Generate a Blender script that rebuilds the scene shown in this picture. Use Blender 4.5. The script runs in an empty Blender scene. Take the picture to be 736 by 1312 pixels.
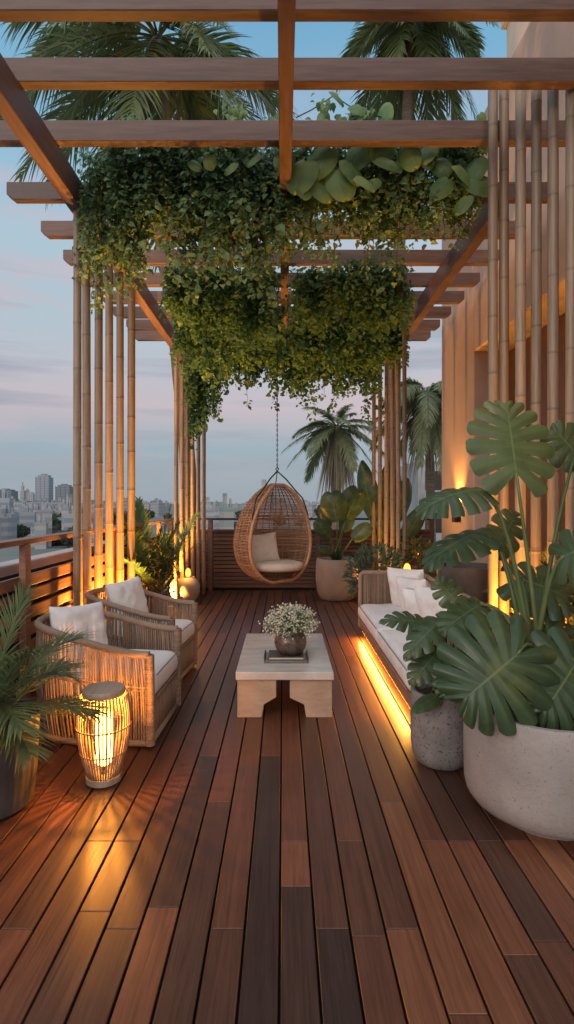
import bpy, bmesh, math, random
from math import pi, sin, cos, radians, sqrt
from mathutils import Vector, Matrix, noise, Quaternion

random.seed(7)
SC = bpy.context.scene
COL = SC.collection
F, VX, VY, H = 700.0, 363.0, 645.0, 1.65      # focal length in photo pixels, vanishing point, eye height


def at(px, py, D):
    """world point that stands at distance D under a photo position"""
    return Vector(((px - VX) * D / F, D, H - (py - VY) * D / F))


# ------------------------------------------------------------------ mesh builder
class MB:
    def __init__(s):
        s.v, s.f, s.t = [], [], []
        s.cur = (0.5, 0.0, 0.0)

    def vert(s, p, tint=None):
        s.v.append(tuple(p)); s.t.append(tint or s.cur)
        return len(s.v) - 1

    def box(s, x0, x1, y0, y1, z0, z1):
        b = len(s.v)
        for z in (z0, z1):
            for (x, y) in ((x0, y0), (x1, y0), (x1, y1), (x0, y1)):
                s.vert((x, y, z))
        for q in ((0, 3, 2, 1), (4, 5, 6, 7), (0, 1, 5, 4), (1, 2, 6, 5), (2, 3, 7, 6), (3, 0, 4, 7)):
            s.f.append(tuple(b + i for i in q))

    def bar(s, p, q, w, h, up=(0, 0, 1)):
        """rectangular bar from p to q; w across, h along up"""
        p, q = Vector(p), Vector(q)
        d = (q - p).normalized(); up = Vector(up)
        a = d.cross(up).normalized() * (w / 2); u = a.cross(d).normalized() * (h / 2)
        b = len(s.v)
        for c in (p, q):
            for (i, j) in ((-1, -1), (1, -1), (1, 1), (-1, 1)):
                s.vert(c + a * i + u * j)
        for qd in ((0, 3, 2, 1), (4, 5, 6, 7), (0, 1, 5, 4), (1, 2, 6, 5), (2, 3, 7, 6), (3, 0, 4, 7)):
            s.f.append(tuple(b + i for i in qd))

    def tube(s, pts, r, n=6, closed=False, cap=True):
        pts = [Vector(p) for p in pts]
        m = len(pts)
        if m < 2: return
        rr = r if isinstance(r, (list, tuple)) else [r] * m
        ref = None; rings = []
        for i in range(m):
            if closed:
                d = pts[(i + 1) % m] - pts[i - 1]
            else:
                d = pts[min(i + 1, m - 1)] - pts[max(i - 1, 0)]
            if d.length < 1e-9: d = Vector((0, 0, 1))
            d.normalize()
            if ref is None:
                ref = Vector((0, 0, 1)) if abs(d.z) < 0.9 else Vector((1, 0, 0))
                ref = (ref - d * ref.dot(d)).normalized()
            else:
                ref = ref - d * ref.dot(d)
                if ref.length < 1e-6:
                    ref = Vector((1, 0, 0)) - d * d.x
                ref.normalize()
            b2 = d.cross(ref)
            ring = []
            for k in range(n):
                a = 2 * pi * k / n
                ring.append(s.vert(pts[i] + (ref * cos(a) + b2 * sin(a)) * rr[i]))
            rings.append(ring)
        for i in range(m if closed else m - 1):
            A, B = rings[i], rings[(i + 1) % m]
            for k in range(n):
                s.f.append((A[k], A[(k + 1) % n], B[(k + 1) % n], B[k]))
        if cap and not closed:
            s.f.append(tuple(reversed(rings[0]))); s.f.append(tuple(rings[-1]))

    def lathe(s, prof, c=(0, 0, 0), n=32, wob=None):
        c = Vector(c); rings = []
        for (r, z) in prof:
            ring = []
            for k in range(n):
                a = 2 * pi * k / n
                rr = r * (wob(a, z) if wob else 1)
                ring.append(s.vert(c + Vector((rr * cos(a), rr * sin(a), z))))
            rings.append(ring)
        for A, B in zip(rings, rings[1:]):
            for k in range(n):
                s.f.append((A[k], A[(k + 1) % n], B[(k + 1) % n], B[k]))
        s.f.append(tuple(reversed(rings[0]))); s.f.append(tuple(rings[-1]))

    def prism(s, poly, y0, y1):
        """polygon of (x, z) extruded along y"""
        n = len(poly); b = len(s.v)
        for y in (y0, y1):
            for (x, z) in poly: s.vert((x, y, z))
        s.f.append(tuple(b + i for i in range(n)))
        s.f.append(tuple(b + n + i for i in reversed(range(n))))
        for i in range(n):
            j = (i + 1) % n
            s.f.append((b + j, b + i, b + n + i, b + n + j))

    def leaf(s, p, d, nrm, L, W, tint, fold=0.25):
        """small folded leaf of four faces"""
        d = d.normalized(); side = d.cross(nrm)
        if side.length < 1e-4: side = d.orthogonal()
        side.normalize(); n2 = side.cross(d)
        b = len(s.v)
        q = [p, p + d * L * 0.5 - n2 * L * 0.02, p + d * L - n2 * L * 0.18]
        for k in q: s.vert(k, tint)
        for sg in (-1, 1):
            s.vert(p + d * L * 0.18 + side * sg * W * 0.42 + n2 * W * fold * 0.6, tint)
            s.vert(p + d * L * 0.55 + side * sg * W * 0.46 + n2 * W * fold * 0.6, tint)
        s.f += [(b, b + 1, b + 4, b + 3), (b + 1, b + 2, b + 4), (b, b + 5, b + 6, b + 1), (b + 1, b + 6, b + 2)]

    def blade(s, p, d, nrm, L, W, tint, droop=0.3, seg=3):
        """long tapered drooping blade"""
        d = d.normalized(); side = d.cross(nrm)
        if side.length < 1e-4: side = d.orthogonal()
        side.normalize(); b = len(s.v)
        for i in range(seg + 1):
            u = i / seg
            c = p + d * L * u + Vector((0, 0, -droop * L * u * u))
            w = W * 0.5 * (0.55 + 0.45 * sin(pi * min(u * 1.3, 1))) * (1 - u ** 2.2)
            if i == seg:
                s.vert(c, tint)
            else:
                s.vert(c - side * w, tint); s.vert(c + side * w, tint)
        for i in range(seg - 1):
            o = b + 2 * i
            s.f.append((o, o + 1, o + 3, o + 2))
        o = b + 2 * (seg - 1)
        s.f.append((o, o + 1, o + 2))

    def split_leaf(s, base, tip, nrm, W, n=7, slit=0.55, vs=0.35, cup=0.18, droop=0.12, r0=0.5, back=150, nv=7, nf=6, ripple=0.03, shape=0.22):
        """broad leaf: lobes n per side, narrowed towards the margin by slit"""
        base, tip = Vector(base), Vector(tip); t = tip - base; L = t.length; t.normalize()
        nrm = Vector(nrm); nrm = (nrm - t * nrm.dot(t)).normalized(); side = t.cross(nrm)
        for sg in (-1, 1):
            for k in range(n):
                rows = []
                for j in range(nf + 1):
                    f = j / nf; row = []
                    for v in [0, .012, .03] + [.10 + .9 * i / (nv - 1) for i in range(nv)]:
                        g = 0
                        if v > vs and slit > 0:
                            g = slit * ((v - vs) / (1 - vs)) ** 0.7
                            if k == 0 and f < .5: g *= .3
                        f2 = 0.5 + (f - 0.5) * (1 - g * (0.8 if k < n - 1 else .5))
                        u = (k + f2) / n
                        th = radians(back - (back - 22) * u ** 0.8)
                        r = W * (max(sin(pi * (shape + (1 - shape) * u)), 0)) ** 0.72
                        if slit > 0: r *= 1 - 0.11 * abs(2 * f - 1) ** 3 * v
                        m = base + t * (L * u * 0.96) - nrm * (droop * L * u * u)
                        p = m + (side * sg * sin(th) + t * cos(th)) * (r * v) - nrm * (cup * W * v * v) + nrm * (ripple * W * cos(2 * pi * (f - 0.5)) * v ** .8)
                        vein = .85 if v < .02 else max(0, 1 - abs(f - 0.5) * 7) * 0.34 * (1 - v)
                        row.append(s.vert(p, (r0, vein, v)))
                    rows.append(row)
                for A, B in zip(rows, rows[1:]):
                    for i in range(nv + 2):
                        q = (A[i], B[i], B[i + 1], A[i + 1])
                        s.f.append(q if sg > 0 else tuple(reversed(q)))

    def add(s, o, M):
        b = len(s.v)
        for p, t in zip(o.v, o.t): s.vert(M @ Vector(p), t)
        for f in o.f: s.f.append(tuple(b + i for i in f))


def world_origin(o):
    v = Vector((0, 0, 0))
    while o is not None:
        v += o.location; o = o.parent
    return v


def link(name, mb, mat, parent=None, smooth=False, bevel=0, seg=2, origin=None):
    """one mesh object; vertices are given in the parent's space of the place (world) and stored relative to it"""
    me = bpy.data.meshes.new(name)
    off = world_origin(parent) if parent else (Vector(origin) if origin else Vector((0, 0, 0)))
    me.from_pydata([(x - off.x, y - off.y, z - off.z) for (x, y, z) in mb.v], [], mb.f)
    at_ = me.color_attributes.new('tint', 'FLOAT_COLOR', 'POINT')
    flat = []
    for t in mb.t: flat += [t[0], t[1], t[2], 1.0]
    at_.data.foreach_set('color', flat)
    if bevel:
        bm = bmesh.new(); bm.from_mesh(me)
        es = [e for e in bm.edges if len(e.link_faces) == 2 and e.calc_face_angle(0) > 0.5]
        bmesh.ops.bevel(bm, geom=es, offset=bevel, segments=seg, profile=0.6, affect='EDGES', clamp_overlap=True)
        bm.to_mesh(me); bm.free()
    me.materials.append(mat)
    if smooth:
        me.polygons.foreach_set('use_smooth', [True] * len(me.polygons))
        if bevel or smooth == 'auto':
            try: me.set_sharp_from_angle(angle=radians(42))
            except Exception: pass
    me.update()
    o = bpy.data.objects.new(name, me); COL.objects.link(o)
    if parent: o.parent = parent
    elif origin: o.location = origin
    return o


def tag(o, label=None, cat=None, group=None, kind=None):
    if label: o['label'] = label
    if cat: o['category'] = cat
    if group: o['group'] = group
    if kind: o['kind'] = kind
    return o


def thing(name, label, cat, loc=(0, 0, 0), group=None):
    o = bpy.data.objects.new(name, None); COL.objects.link(o)
    o.location = loc; o.empty_display_size = 0.1
    return tag(o, label, cat, group)


def structure(name, mb, mat, **k):
    return tag(link(name, mb, mat, **k), kind='structure')


def copy_tree(o, parent=None):
    c = o.copy(); COL.objects.link(c)
    if parent: c.parent = parent
    for ch in list(o.children):
        if ch is not c: copy_tree(ch, c)
    return c


# ------------------------------------------------------------------ materials
def nt(name):
    m = bpy.data.materials.new(name); m.use_nodes = True
    t = m.node_tree; t.nodes.clear()
    return m, t, t.nodes.new('ShaderNodeOutputMaterial')


def N(t, typ, **k):
    n = t.nodes.new(typ)
    for a, b in k.items():
        if a in n.inputs: n.inputs[a].default_value = b
        else: setattr(n, a, b)
    return n


def ramp(t, fac, stops):
    r = t.nodes.new('ShaderNodeValToRGB')
    e = r.color_ramp.elements
    while len(e) < len(stops): e.new(0.5)
    for el, (p, c) in zip(e, stops):
        el.position = p; el.color = (*c, 1)
    t.links.new(fac, r.inputs[0])
    return r.outputs[0]


def mixc(t, fac, a, b, mode='MIX'):
    m = t.nodes.new('ShaderNodeMix'); m.data_type = 'RGBA'; m.blend_type = mode
    for s, v in ((0, fac), (6, a), (7, b)):
        if hasattr(v, 'links'): t.links.new(v, m.inputs[s])
        elif isinstance(v, (int, float)): m.inputs[s].default_value = v
        else: m.inputs[s].default_value = (*v, 1)
    return m.outputs[2]


def surface(name, dark, light, rough=0.6, scale=8, stretch=(1, 1, 1), bump=0.1, bscale=None, detail=6, metal=0, coat=0, spots=None, tint=0.0, rough_var=0.1, coords='Object'):
    """noise mottled principled material"""
    m, t, out = nt(name)
    tc = N(t, 'ShaderNodeTexCoord'); mp = N(t, 'ShaderNodeMapping'); mp.inputs['Scale'].default_value = stretch
    t.links.new(tc.outputs[coords], mp.inputs[0])
    no = N(t, 'ShaderNodeTexNoise', Scale=scale, Detail=detail, Roughness=0.6); t.links.new(mp.outputs[0], no.inputs['Vector'])
    c = ramp(t, no.outputs['Fac'], [(0.3, dark), (0.7, light)])
    if spots:
        sc_, sc_col, amt = spots
        vo = N(t, 'ShaderNodeTexNoise', Scale=sc_, Detail=2); t.links.new(tc.outputs[coords], vo.inputs['Vector'])
        f = ramp(t, vo.outputs['Fac'], [(amt, (0, 0, 0)), (amt + 0.06, (1, 1, 1))])
        c = mixc(t, f, c, sc_col)
    if tint:
        a = N(t, 'ShaderNodeAttribute', attribute_name='tint')
        sx = N(t, 'ShaderNodeSeparateColor'); t.links.new(a.outputs['Color'], sx.inputs[0])
        v = N(t, 'ShaderNodeMapRange'); v.clamp = False; v.inputs['To Min'].default_value = 1 - tint; v.inputs['To Max'].default_value = 1 + tint
        t.links.new(sx.outputs[0], v.inputs[0])
        hv = N(t, 'ShaderNodeHueSaturation'); t.links.new(v.outputs[0], hv.inputs['Value']); t.links.new(c, hv.inputs['Color'])
        c = hv.outputs[0]
    p = N(t, 'ShaderNodeBsdfPrincipled', Roughness=rough, Metallic=metal)
    p.inputs['Coat Weight'].default_value = coat
    t.links.new(c, p.inputs['Base Color'])
    if rough_var:
        mr = N(t, 'ShaderNodeMapRange'); mr.inputs['To Min'].default_value = max(rough - rough_var, 0.02); mr.inputs['To Max'].default_value = min(rough + rough_var, 1)
        t.links.new(no.outputs['Fac'], mr.inputs[0]); t.links.new(mr.outputs[0], p.inputs['Roughness'])
    if bump:
        b = N(t, 'ShaderNodeBump', Strength=bump, Distance=0.01)
        n2 = N(t, 'ShaderNodeTexNoise', Scale=bscale or scale * 3, Detail=5); t.links.new(mp.outputs[0], n2.inputs['Vector'])
        t.links.new(n2.outputs['Fac'], b.inputs['Height']); t.links.new(b.outputs[0], p.inputs['Normal'])
    t.links.new(p.outputs[0], out.inputs[0])
    return m


def leafmat(name, a, b, vein=None, rough=0.42, trans=0.22, tcol=None, under=None):
    m, t, out = nt(name)
    at_ = N(t, 'ShaderNodeAttribute', attribute_name='tint')
    sx = N(t, 'ShaderNodeSeparateColor'); t.links.new(at_.outputs['Color'], sx.inputs[0])
    c = mixc(t, sx.outputs[0], a, b)
    tc = N(t, 'ShaderNodeTexCoord'); no = N(t, 'ShaderNodeTexNoise', Scale=9, Detail=4); t.links.new(tc.outputs['Object'], no.inputs['Vector'])
    v = N(t, 'ShaderNodeMapRange'); v.inputs['To Min'].default_value = 0.6; v.inputs['To Max'].default_value = 1.4
    t.links.new(no.outputs['Fac'], v.inputs[0])
    hv = N(t, 'ShaderNodeHueSaturation'); t.links.new(v.outputs[0], hv.inputs['Value']); t.links.new(c, hv.inputs['Color']); c = hv.outputs[0]
    if vein:
        mu = N(t, 'ShaderNodeMath', operation='MULTIPLY'); mu.inputs[1].default_value = 0.55
        t.links.new(sx.outputs[1], mu.inputs[0]); c = mixc(t, mu.outputs[0], c, vein)
    if vein:
        n3 = N(t, 'ShaderNodeTexNoise', Scale=5.5, Detail=5); t.links.new(tc.outputs['Object'], n3.inputs['Vector'])
        c = mixc(t, ramp(t, n3.outputs['Fac'], [(0.56, (0, 0, 0)), (0.8, (0.55, 0.55, 0.55))]), c, (b[0] * 1.5, b[1] * 1.15, b[2] * .7))
    p = N(t, 'ShaderNodeBsdfPrincipled', Roughness=rough); t.links.new(c, p.inputs['Base Color'])
    if vein:
        rr = N(t, 'ShaderNodeMapRange'); rr.inputs['To Min'].default_value = rough - .14; rr.inputs['To Max'].default_value = rough + .2
        t.links.new(no.outputs['Fac'], rr.inputs[0]); t.links.new(rr.outputs[0], p.inputs['Roughness'])
        n4 = N(t, 'ShaderNodeTexNoise', Scale=38, Detail=4); t.links.new(tc.outputs['Object'], n4.inputs['Vector'])
        bp = N(t, 'ShaderNodeBump', Strength=.18, Distance=.006); t.links.new(n4.outputs['Fac'], bp.inputs['Height']); t.links.new(bp.outputs[0], p.inputs['Normal'])
    p.inputs['Specular IOR Level'].default_value = 0.4
    tr = N(t, 'ShaderNodeBsdfTranslucent'); t.links.new(mixc(t, 0.5, c, tcol or tuple(min(1, x * 1.6) for x in b)), tr.inputs[0])
    mx = N(t, 'ShaderNodeMixShader', Fac=trans); t.links.new(p.outputs[0], mx.inputs[1]); t.links.new(tr.outputs[0], mx.inputs[2])
    t.links.new(mx.outputs[0], out.inputs[0])
    return m


def glow(name, col, s):
    m, t, out = nt(name)
    e = N(t, 'ShaderNodeEmission', Strength=s); e.inputs[0].default_value = (*col, 1)
    tc = N(t, 'ShaderNodeTexCoord'); no = N(t, 'ShaderNodeTexNoise', Scale=14); t.links.new(tc.outputs['Object'], no.inputs['Vector'])
    mr = N(t, 'ShaderNodeMapRange'); mr.inputs['To Min'].default_value = s * 0.75; mr.inputs['To Max'].default_value = s * 1.25
    t.links.new(no.outputs['Fac'], mr.inputs[0]); t.links.new(mr.outputs[0], e.inputs[1])
    t.links.new(e.outputs[0], out.inputs[0])
    return m


def deckmat():
    m, t, out = nt('oiled_hardwood_deck')
    tc = N(t, 'ShaderNodeTexCoord')
    a = N(t, 'ShaderNodeAttribute', attribute_name='tint'); sx = N(t, 'ShaderNodeSeparateColor'); t.links.new(a.outputs['Color'], sx.inputs[0])
    base = ramp(t, sx.outputs[0], [(0.0, (0.038, 0.022, 0.018)), (0.28, (0.080, 0.037, 0.024)), (0.6, (0.158, 0.058, 0.030)), (0.85, (0.235, 0.094, 0.046)), (1.0, (0.31, 0.15, 0.078))])
    ad = N(t, 'ShaderNodeVectorMath', operation='MULTIPLY_ADD'); cb = N(t, 'ShaderNodeCombineXYZ')
    t.links.new(sx.outputs[1], cb.inputs[0]); t.links.new(sx.outputs[1], cb.inputs[1]); t.links.new(sx.outputs[1], cb.inputs[2])
    t.links.new(cb.outputs[0], ad.inputs[0]); ad.inputs[1].default_value = (37, 53, 91); t.links.new(tc.outputs['Object'], ad.inputs[2])
    mp = N(t, 'ShaderNodeMapping'); mp.inputs['Scale'].default_value = (34, 1.1, 10); t.links.new(ad.outputs[0], mp.inputs[0])
    g = N(t, 'ShaderNodeTexNoise', Scale=1.6, Detail=7, Roughness=0.62, Distortion=1.1); t.links.new(mp.outputs[0], g.inputs['Vector'])
    gv = ramp(t, g.outputs['Fac'], [(0.25, (0.55, 0.5, 0.48)), (0.5, (0.95, 0.93, 0.92)), (0.75, (1.35, 1.3, 1.25))])
    c = mixc(t, 1.0, base, gv, 'MULTIPLY')
    # large worn / damp patches
    w = N(t, 'ShaderNodeTexNoise', Scale=1.3, Detail=5, Roughness=0.6); t.links.new(tc.outputs['Object'], w.inputs['Vector'])
    wv = ramp(t, w.outputs['Fac'], [(0.32, (0.72, 0.7, 0.7)), (0.68, (1.2, 1.2, 1.2))])
    c = mixc(t, 0.7, c, mixc(t, 1.0, c, wv, 'MULTIPLY'))
    p = N(t, 'ShaderNodeBsdfPrincipled', Roughness=0.4); t.links.new(c, p.inputs['Base Color'])
    rg = N(t, 'ShaderNodeMapRange'); rg.inputs['To Min'].default_value = 0.27; rg.inputs['To Max'].default_value = 0.5
    mx = N(t, 'ShaderNodeMath', operation='MULTIPLY'); t.links.new(g.outputs['Fac'], mx.inputs[0]); t.links.new(w.outputs['Fac'], mx.inputs[1])
    mx2 = N(t, 'ShaderNodeMath', operation='MULTIPLY'); mx2.inputs[1].default_value = 2.2; t.links.new(mx.outputs[0], mx2.inputs[0])
    t.links.new(mx2.outputs[0], rg.inputs[0]); t.links.new(rg.outputs[0], p.inputs['Roughness'])
    b = N(t, 'ShaderNodeBump', Strength=0.25, Distance=0.004); t.links.new(g.outputs['Fac'], b.inputs['Height']); t.links.new(b.outputs[0], p.inputs['Normal'])
    t.links.new(p.outputs[0], out.inputs[0])
    return m


def citymat(name, wall, glass, sx=0.42, sz=0.36):
    """facade with window rows (object space), distance haze put into its pale colours"""
    m, t, out = nt(name)
    tc = N(t, 'ShaderNodeTexCoord'); sp = N(t, 'ShaderNodeSeparateXYZ'); t.links.new(tc.outputs['Object'], sp.inputs[0])

    def stripe(o, fr, lim):
        a = N(t, 'ShaderNodeMath', operation='MULTIPLY'); a.inputs[1].default_value = fr; t.links.new(o, a.inputs[0])
        f = N(t, 'ShaderNodeMath', operation='FRACT'); t.links.new(a.outputs[0], f.inputs[0])
        g = N(t, 'ShaderNodeMath', operation='GREATER_THAN'); g.inputs[1].default_value = lim; t.links.new(f.outputs[0], g.inputs[0])
        return g.outputs[0]
    xa = stripe(sp.outputs[0], sx, 0.4); ya = stripe(sp.outputs[1], sx, 0.4); za = stripe(sp.outputs[2], sz, 0.45)
    mxm = N(t, 'ShaderNodeMath', operation='MAXIMUM'); t.links.new(xa, mxm.inputs[0]); t.links.new(ya, mxm.inputs[1])
    mu = N(t, 'ShaderNodeMath', operation='MULTIPLY'); t.links.new(mxm.outputs[0], mu.inputs[0]); t.links.new(za, mu.inputs[1])
    no = N(t, 'ShaderNodeTexNoise', Scale=0.08, Detail=3); t.links.new(tc.outputs['Object'], no.inputs['Vector'])
    oi = N(t, 'ShaderNodeObjectInfo')
    wv = mixc(t, oi.outputs['Random'], tuple(x * 0.75 for x in wall), tuple(min(x * 1.15, 1) for x in wall))
    wv = mixc(t, no.outputs['Fac'], wv, tuple(x * 0.8 for x in wall))
    c = mixc(t, mu.outputs[0], wv, glass)
    p = N(t, 'ShaderNodeBsdfPrincipled', Roughness=0.7); t.links.new(c, p.inputs['Base Color'])
    t.links.new(p.outputs[0], out.inputs[0])
    return m


M = {}
M['deck'] = deckmat()
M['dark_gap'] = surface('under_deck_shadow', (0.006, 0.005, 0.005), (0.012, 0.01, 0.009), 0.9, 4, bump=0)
M['pergola'] = surface('stained_pergola_timber', (0.082, 0.045, 0.034), (0.155, 0.098, 0.078), 0.5, 2.4, (1.2, 14, 14), 0.15, tint=0.25)
M['pergola_long'] = surface('stained_beam_timber', (0.105, 0.055, 0.042), (0.18, 0.105, 0.085), 0.48, 2.4, (14, 1.2, 14), 0.15, tint=0.2)
M['bamboo'] = surface('dry_bamboo_cane', (0.17, 0.118, 0.078), (0.31, 0.225, 0.15), 0.45, 3, (16, 16, 0.8), 0.12, tint=0.35)
M['fence'] = surface('dark_slat_timber', (0.075, 0.04, 0.03), (0.14, 0.078, 0.056), 0.5, 3, (1, 6, 18), 0.15, tint=0.35)
M['rail'] = surface('railing_timber', (0.14, 0.065, 0.04), (0.26, 0.125, 0.075), 0.45, 3, (10, 1, 10), 0.15, tint=0.3)
M['dark_metal'] = surface('dark_bronze_metal', (0.03, 0.028, 0.026), (0.06, 0.054, 0.05), 0.4, 20, bump=0.03, metal=0.7)
M['rope'] = surface('taupe_woven_rope', (0.225, 0.153, 0.105), (0.365, 0.262, 0.187), 0.75, 90, (1, 1, 1), 0.5, bscale=260, tint=0.22)
M['rattan'] = surface('honey_rattan', (0.27, 0.145, 0.075), (0.45, 0.26, 0.14), 0.5, 40, (1, 1, 1), 0.3, bscale=180, tint=0.35)
M['linen'] = surface('off_white_linen', (0.74, 0.73, 0.72), (0.84, 0.83, 0.81), 0.9, 5, (1, 1, 1), 0.25, bscale=420)
M['piping'] = surface('grey_piping_cord', (0.2, 0.19, 0.175), (0.3, 0.28, 0.26), 0.85, 60, bump=0.1)
M['beige'] = surface('beige_canvas', (0.50, 0.44, 0.36), (0.62, 0.55, 0.46), 0.9, 6, bump=0.25, bscale=380)
M['table_top'] = surface('pale_travertine', (0.46, 0.41, 0.36), (0.62, 0.57, 0.51), 0.16, 3, (1, 3, 1), 0.03, rough_var=0.06, spots=(45, (0.40, 0.35, 0.3), 0.66))
M['table_leg'] = surface('honed_sandstone', (0.36, 0.25, 0.17), (0.5, 0.36, 0.26), 0.65, 5, (1, 1, 3), 0.15, spots=(60, (0.28, 0.19, 0.13), 0.66))
M['terrazzo'] = surface('pitted_cast_stone', (0.25, 0.225, 0.208), (0.37, 0.335, 0.308), 0.75, 3.5, bump=0.35, bscale=60, spots=(90, (0.17, 0.145, 0.13), 0.66))
M['grey_stone'] = surface('grey_lava_stone', (0.15, 0.14, 0.135), (0.27, 0.255, 0.25), 0.85, 6, bump=0.6, bscale=45, spots=(70, (0.07, 0.065, 0.06), 0.6))
M['clay'] = surface('smooth_beige_clay', (0.36, 0.29, 0.24), (0.47, 0.39, 0.33), 0.5, 3, bump=0.08)
M['charcoal'] = surface('charcoal_ribbed_clay', (0.045, 0.04, 0.037), (0.085, 0.076, 0.07), 0.6, 6, bump=0.2)
M['hammered'] = surface('hammered_bronze_glaze', (0.07, 0.052, 0.042), (0.17, 0.13, 0.105), 0.28, 18, bump=0.9, bscale=30, metal=0.5)
M['soil'] = surface('potting_soil', (0.018, 0.013, 0.01), (0.05, 0.036, 0.027), 0.95, 30, bump=1.0, bscale=60)
M['plaster'] = surface('peach_plaster', (0.36, 0.26, 0.21), (0.50, 0.38, 0.32), 0.85, 0.7, bump=0.12, bscale=25)
M['plaster_upper'] = surface('pale_cream_plaster', (0.56, 0.5, 0.42), (0.68, 0.61, 0.52), 0.85, 0.8, bump=0.1, bscale=20)
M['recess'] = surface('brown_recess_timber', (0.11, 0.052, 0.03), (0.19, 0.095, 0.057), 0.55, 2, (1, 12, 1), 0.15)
M['white_wall'] = surface('white_parapet_render', (0.40, 0.395, 0.39), (0.54, 0.53, 0.525), 0.8, 1.5, bump=0.1)
M['grey_wall'] = surface('weathered_grey_render', (0.24, 0.25, 0.255), (0.36, 0.365, 0.37), 0.85, 0.7, bump=0.1)
M['vine'] = leafmat('vine_leaf', (0.048, 0.125, 0.05), (0.145, 0.27, 0.11), trans=0.4, rough=0.5)
M['vine_cool'] = leafmat('dense_ivy_leaf', (0.06, 0.14, 0.066), (0.22, 0.34, 0.155), trans=0.25, rough=0.45)
M['pothos'] = leafmat('broad_climber_leaf', (0.08, 0.165, 0.055), (0.21, 0.33, 0.125), vein=(0.26, 0.36, 0.17), trans=0.25)
M['monstera'] = leafmat('monstera_leaf', (0.027, 0.063, 0.036), (0.12, 0.168, 0.06), vein=(0.24, 0.30, 0.13), trans=0.2, rough=0.3)
M['petiole'] = leafmat('green_petiole', (0.07, 0.11, 0.035), (0.13, 0.17, 0.06), trans=0.05)
M['palm'] = leafmat('palm_leaflet', (0.065, 0.105, 0.045), (0.20, 0.25, 0.11), trans=0.34, rough=0.4)
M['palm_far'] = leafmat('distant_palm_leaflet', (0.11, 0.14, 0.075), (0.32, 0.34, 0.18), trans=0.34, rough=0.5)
M['areca'] = leafmat('areca_leaflet', (0.03, 0.075, 0.03), (0.12, 0.18, 0.065), trans=0.25, rough=0.4)
M['fern'] = leafmat('grey_green_fern', (0.04, 0.075, 0.05), (0.12, 0.18, 0.12), trans=0.2, rough=0.5)
M['shrub'] = leafmat('shrub_leaf', (0.03, 0.05, 0.015), (0.13, 0.13, 0.04), trans=0.3)
M['dry_frond'] = leafmat('dry_palm_skirt', (0.18, 0.15, 0.10), (0.34, 0.29, 0.2), trans=0.2, rough=0.7)
M['blossom'] = leafmat('cream_blossom', (0.55, 0.55, 0.42), (0.82, 0.78, 0.66), trans=0.25, rough=0.7)
M['flower_leaf'] = leafmat('pale_flower_stem', (0.10, 0.16, 0.06), (0.28, 0.34, 0.16), trans=0.25)
M['trunk'] = surface('palm_bark', (0.10, 0.075, 0.055), (0.24, 0.19, 0.145), 0.9, 3, (1, 1, 9), 0.6)
M['stem'] = surface('woody_stem', (0.05, 0.035, 0.02), (0.12, 0.085, 0.05), 0.8, 20, bump=0.2)
M['lantern_cane'] = surface('lantern_cane', (0.30, 0.2, 0.12), (0.46, 0.32, 0.2), 0.55, 30, (1, 1, .1), 0.2, tint=0.3)
M['lantern_wood'] = surface('pale_lantern_wood', (0.30, 0.235, 0.17), (0.46, 0.37, 0.28), 0.55, 4, (8, 1, 1), 0.15)
M['frame_wood'] = surface('sofa_base_timber', (0.15, 0.1, 0.07), (0.26, 0.18, 0.13), 0.55, 4, (8, 1, 8), 0.15)
M['grey_fabric'] = surface('charcoal_fabric', (0.06, 0.06, 0.062), (0.10, 0.10, 0.103), 0.95, 12, bump=0.3, bscale=300)
WARM = (1.0, 0.43, 0.07)
M['bulb'] = glow('frosted_lamp_tube', (1.0, 0.43, 0.07), 24)
M['strip'] = glow('warm_led_strip', WARM, 14)
M['upglow'] = glow('uplight_lens', WARM, 5)
M['candle'] = glow('small_lamp_glow', (1.0, 0.42, 0.07), 2.6)
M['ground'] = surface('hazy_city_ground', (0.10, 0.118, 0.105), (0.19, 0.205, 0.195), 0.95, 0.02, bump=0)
M['city_a'] = citymat('pale_facade', (0.38, 0.395, 0.41), (0.24, 0.27, 0.30))  # facade colours paled to carry the distance haze
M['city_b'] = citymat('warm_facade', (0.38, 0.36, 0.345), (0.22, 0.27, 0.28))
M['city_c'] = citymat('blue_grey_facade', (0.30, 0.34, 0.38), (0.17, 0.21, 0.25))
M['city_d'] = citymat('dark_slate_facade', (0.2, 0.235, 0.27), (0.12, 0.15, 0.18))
M['city_tree'] = leafmat('hazy_tree_leaf', (0.04, 0.06, 0.045), (0.10, 0.13, 0.095), trans=0.1, rough=0.8)
M['book'] = surface('dark_book_cloth', (0.05, 0.048, 0.045), (0.09, 0.085, 0.08), 0.5, 20, bump=0.1)
M['paper'] = surface('cream_page_edges', (0.5, 0.46, 0.39), (0.62, 0.58, 0.5), 0.8, 60, (1, 1, 20), 0.1)
m, t, out = nt('clear_tray_glass')
p = N(t, 'ShaderNodeBsdfPrincipled', Roughness=0.05); p.inputs['Base Color'].default_value = (0.75, 0.78, 0.77, 1); p.inputs['Transmission Weight'].default_value = 0.85
t.links.new(p.outputs[0], out.inputs[0]); M['glass'] = m


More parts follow.
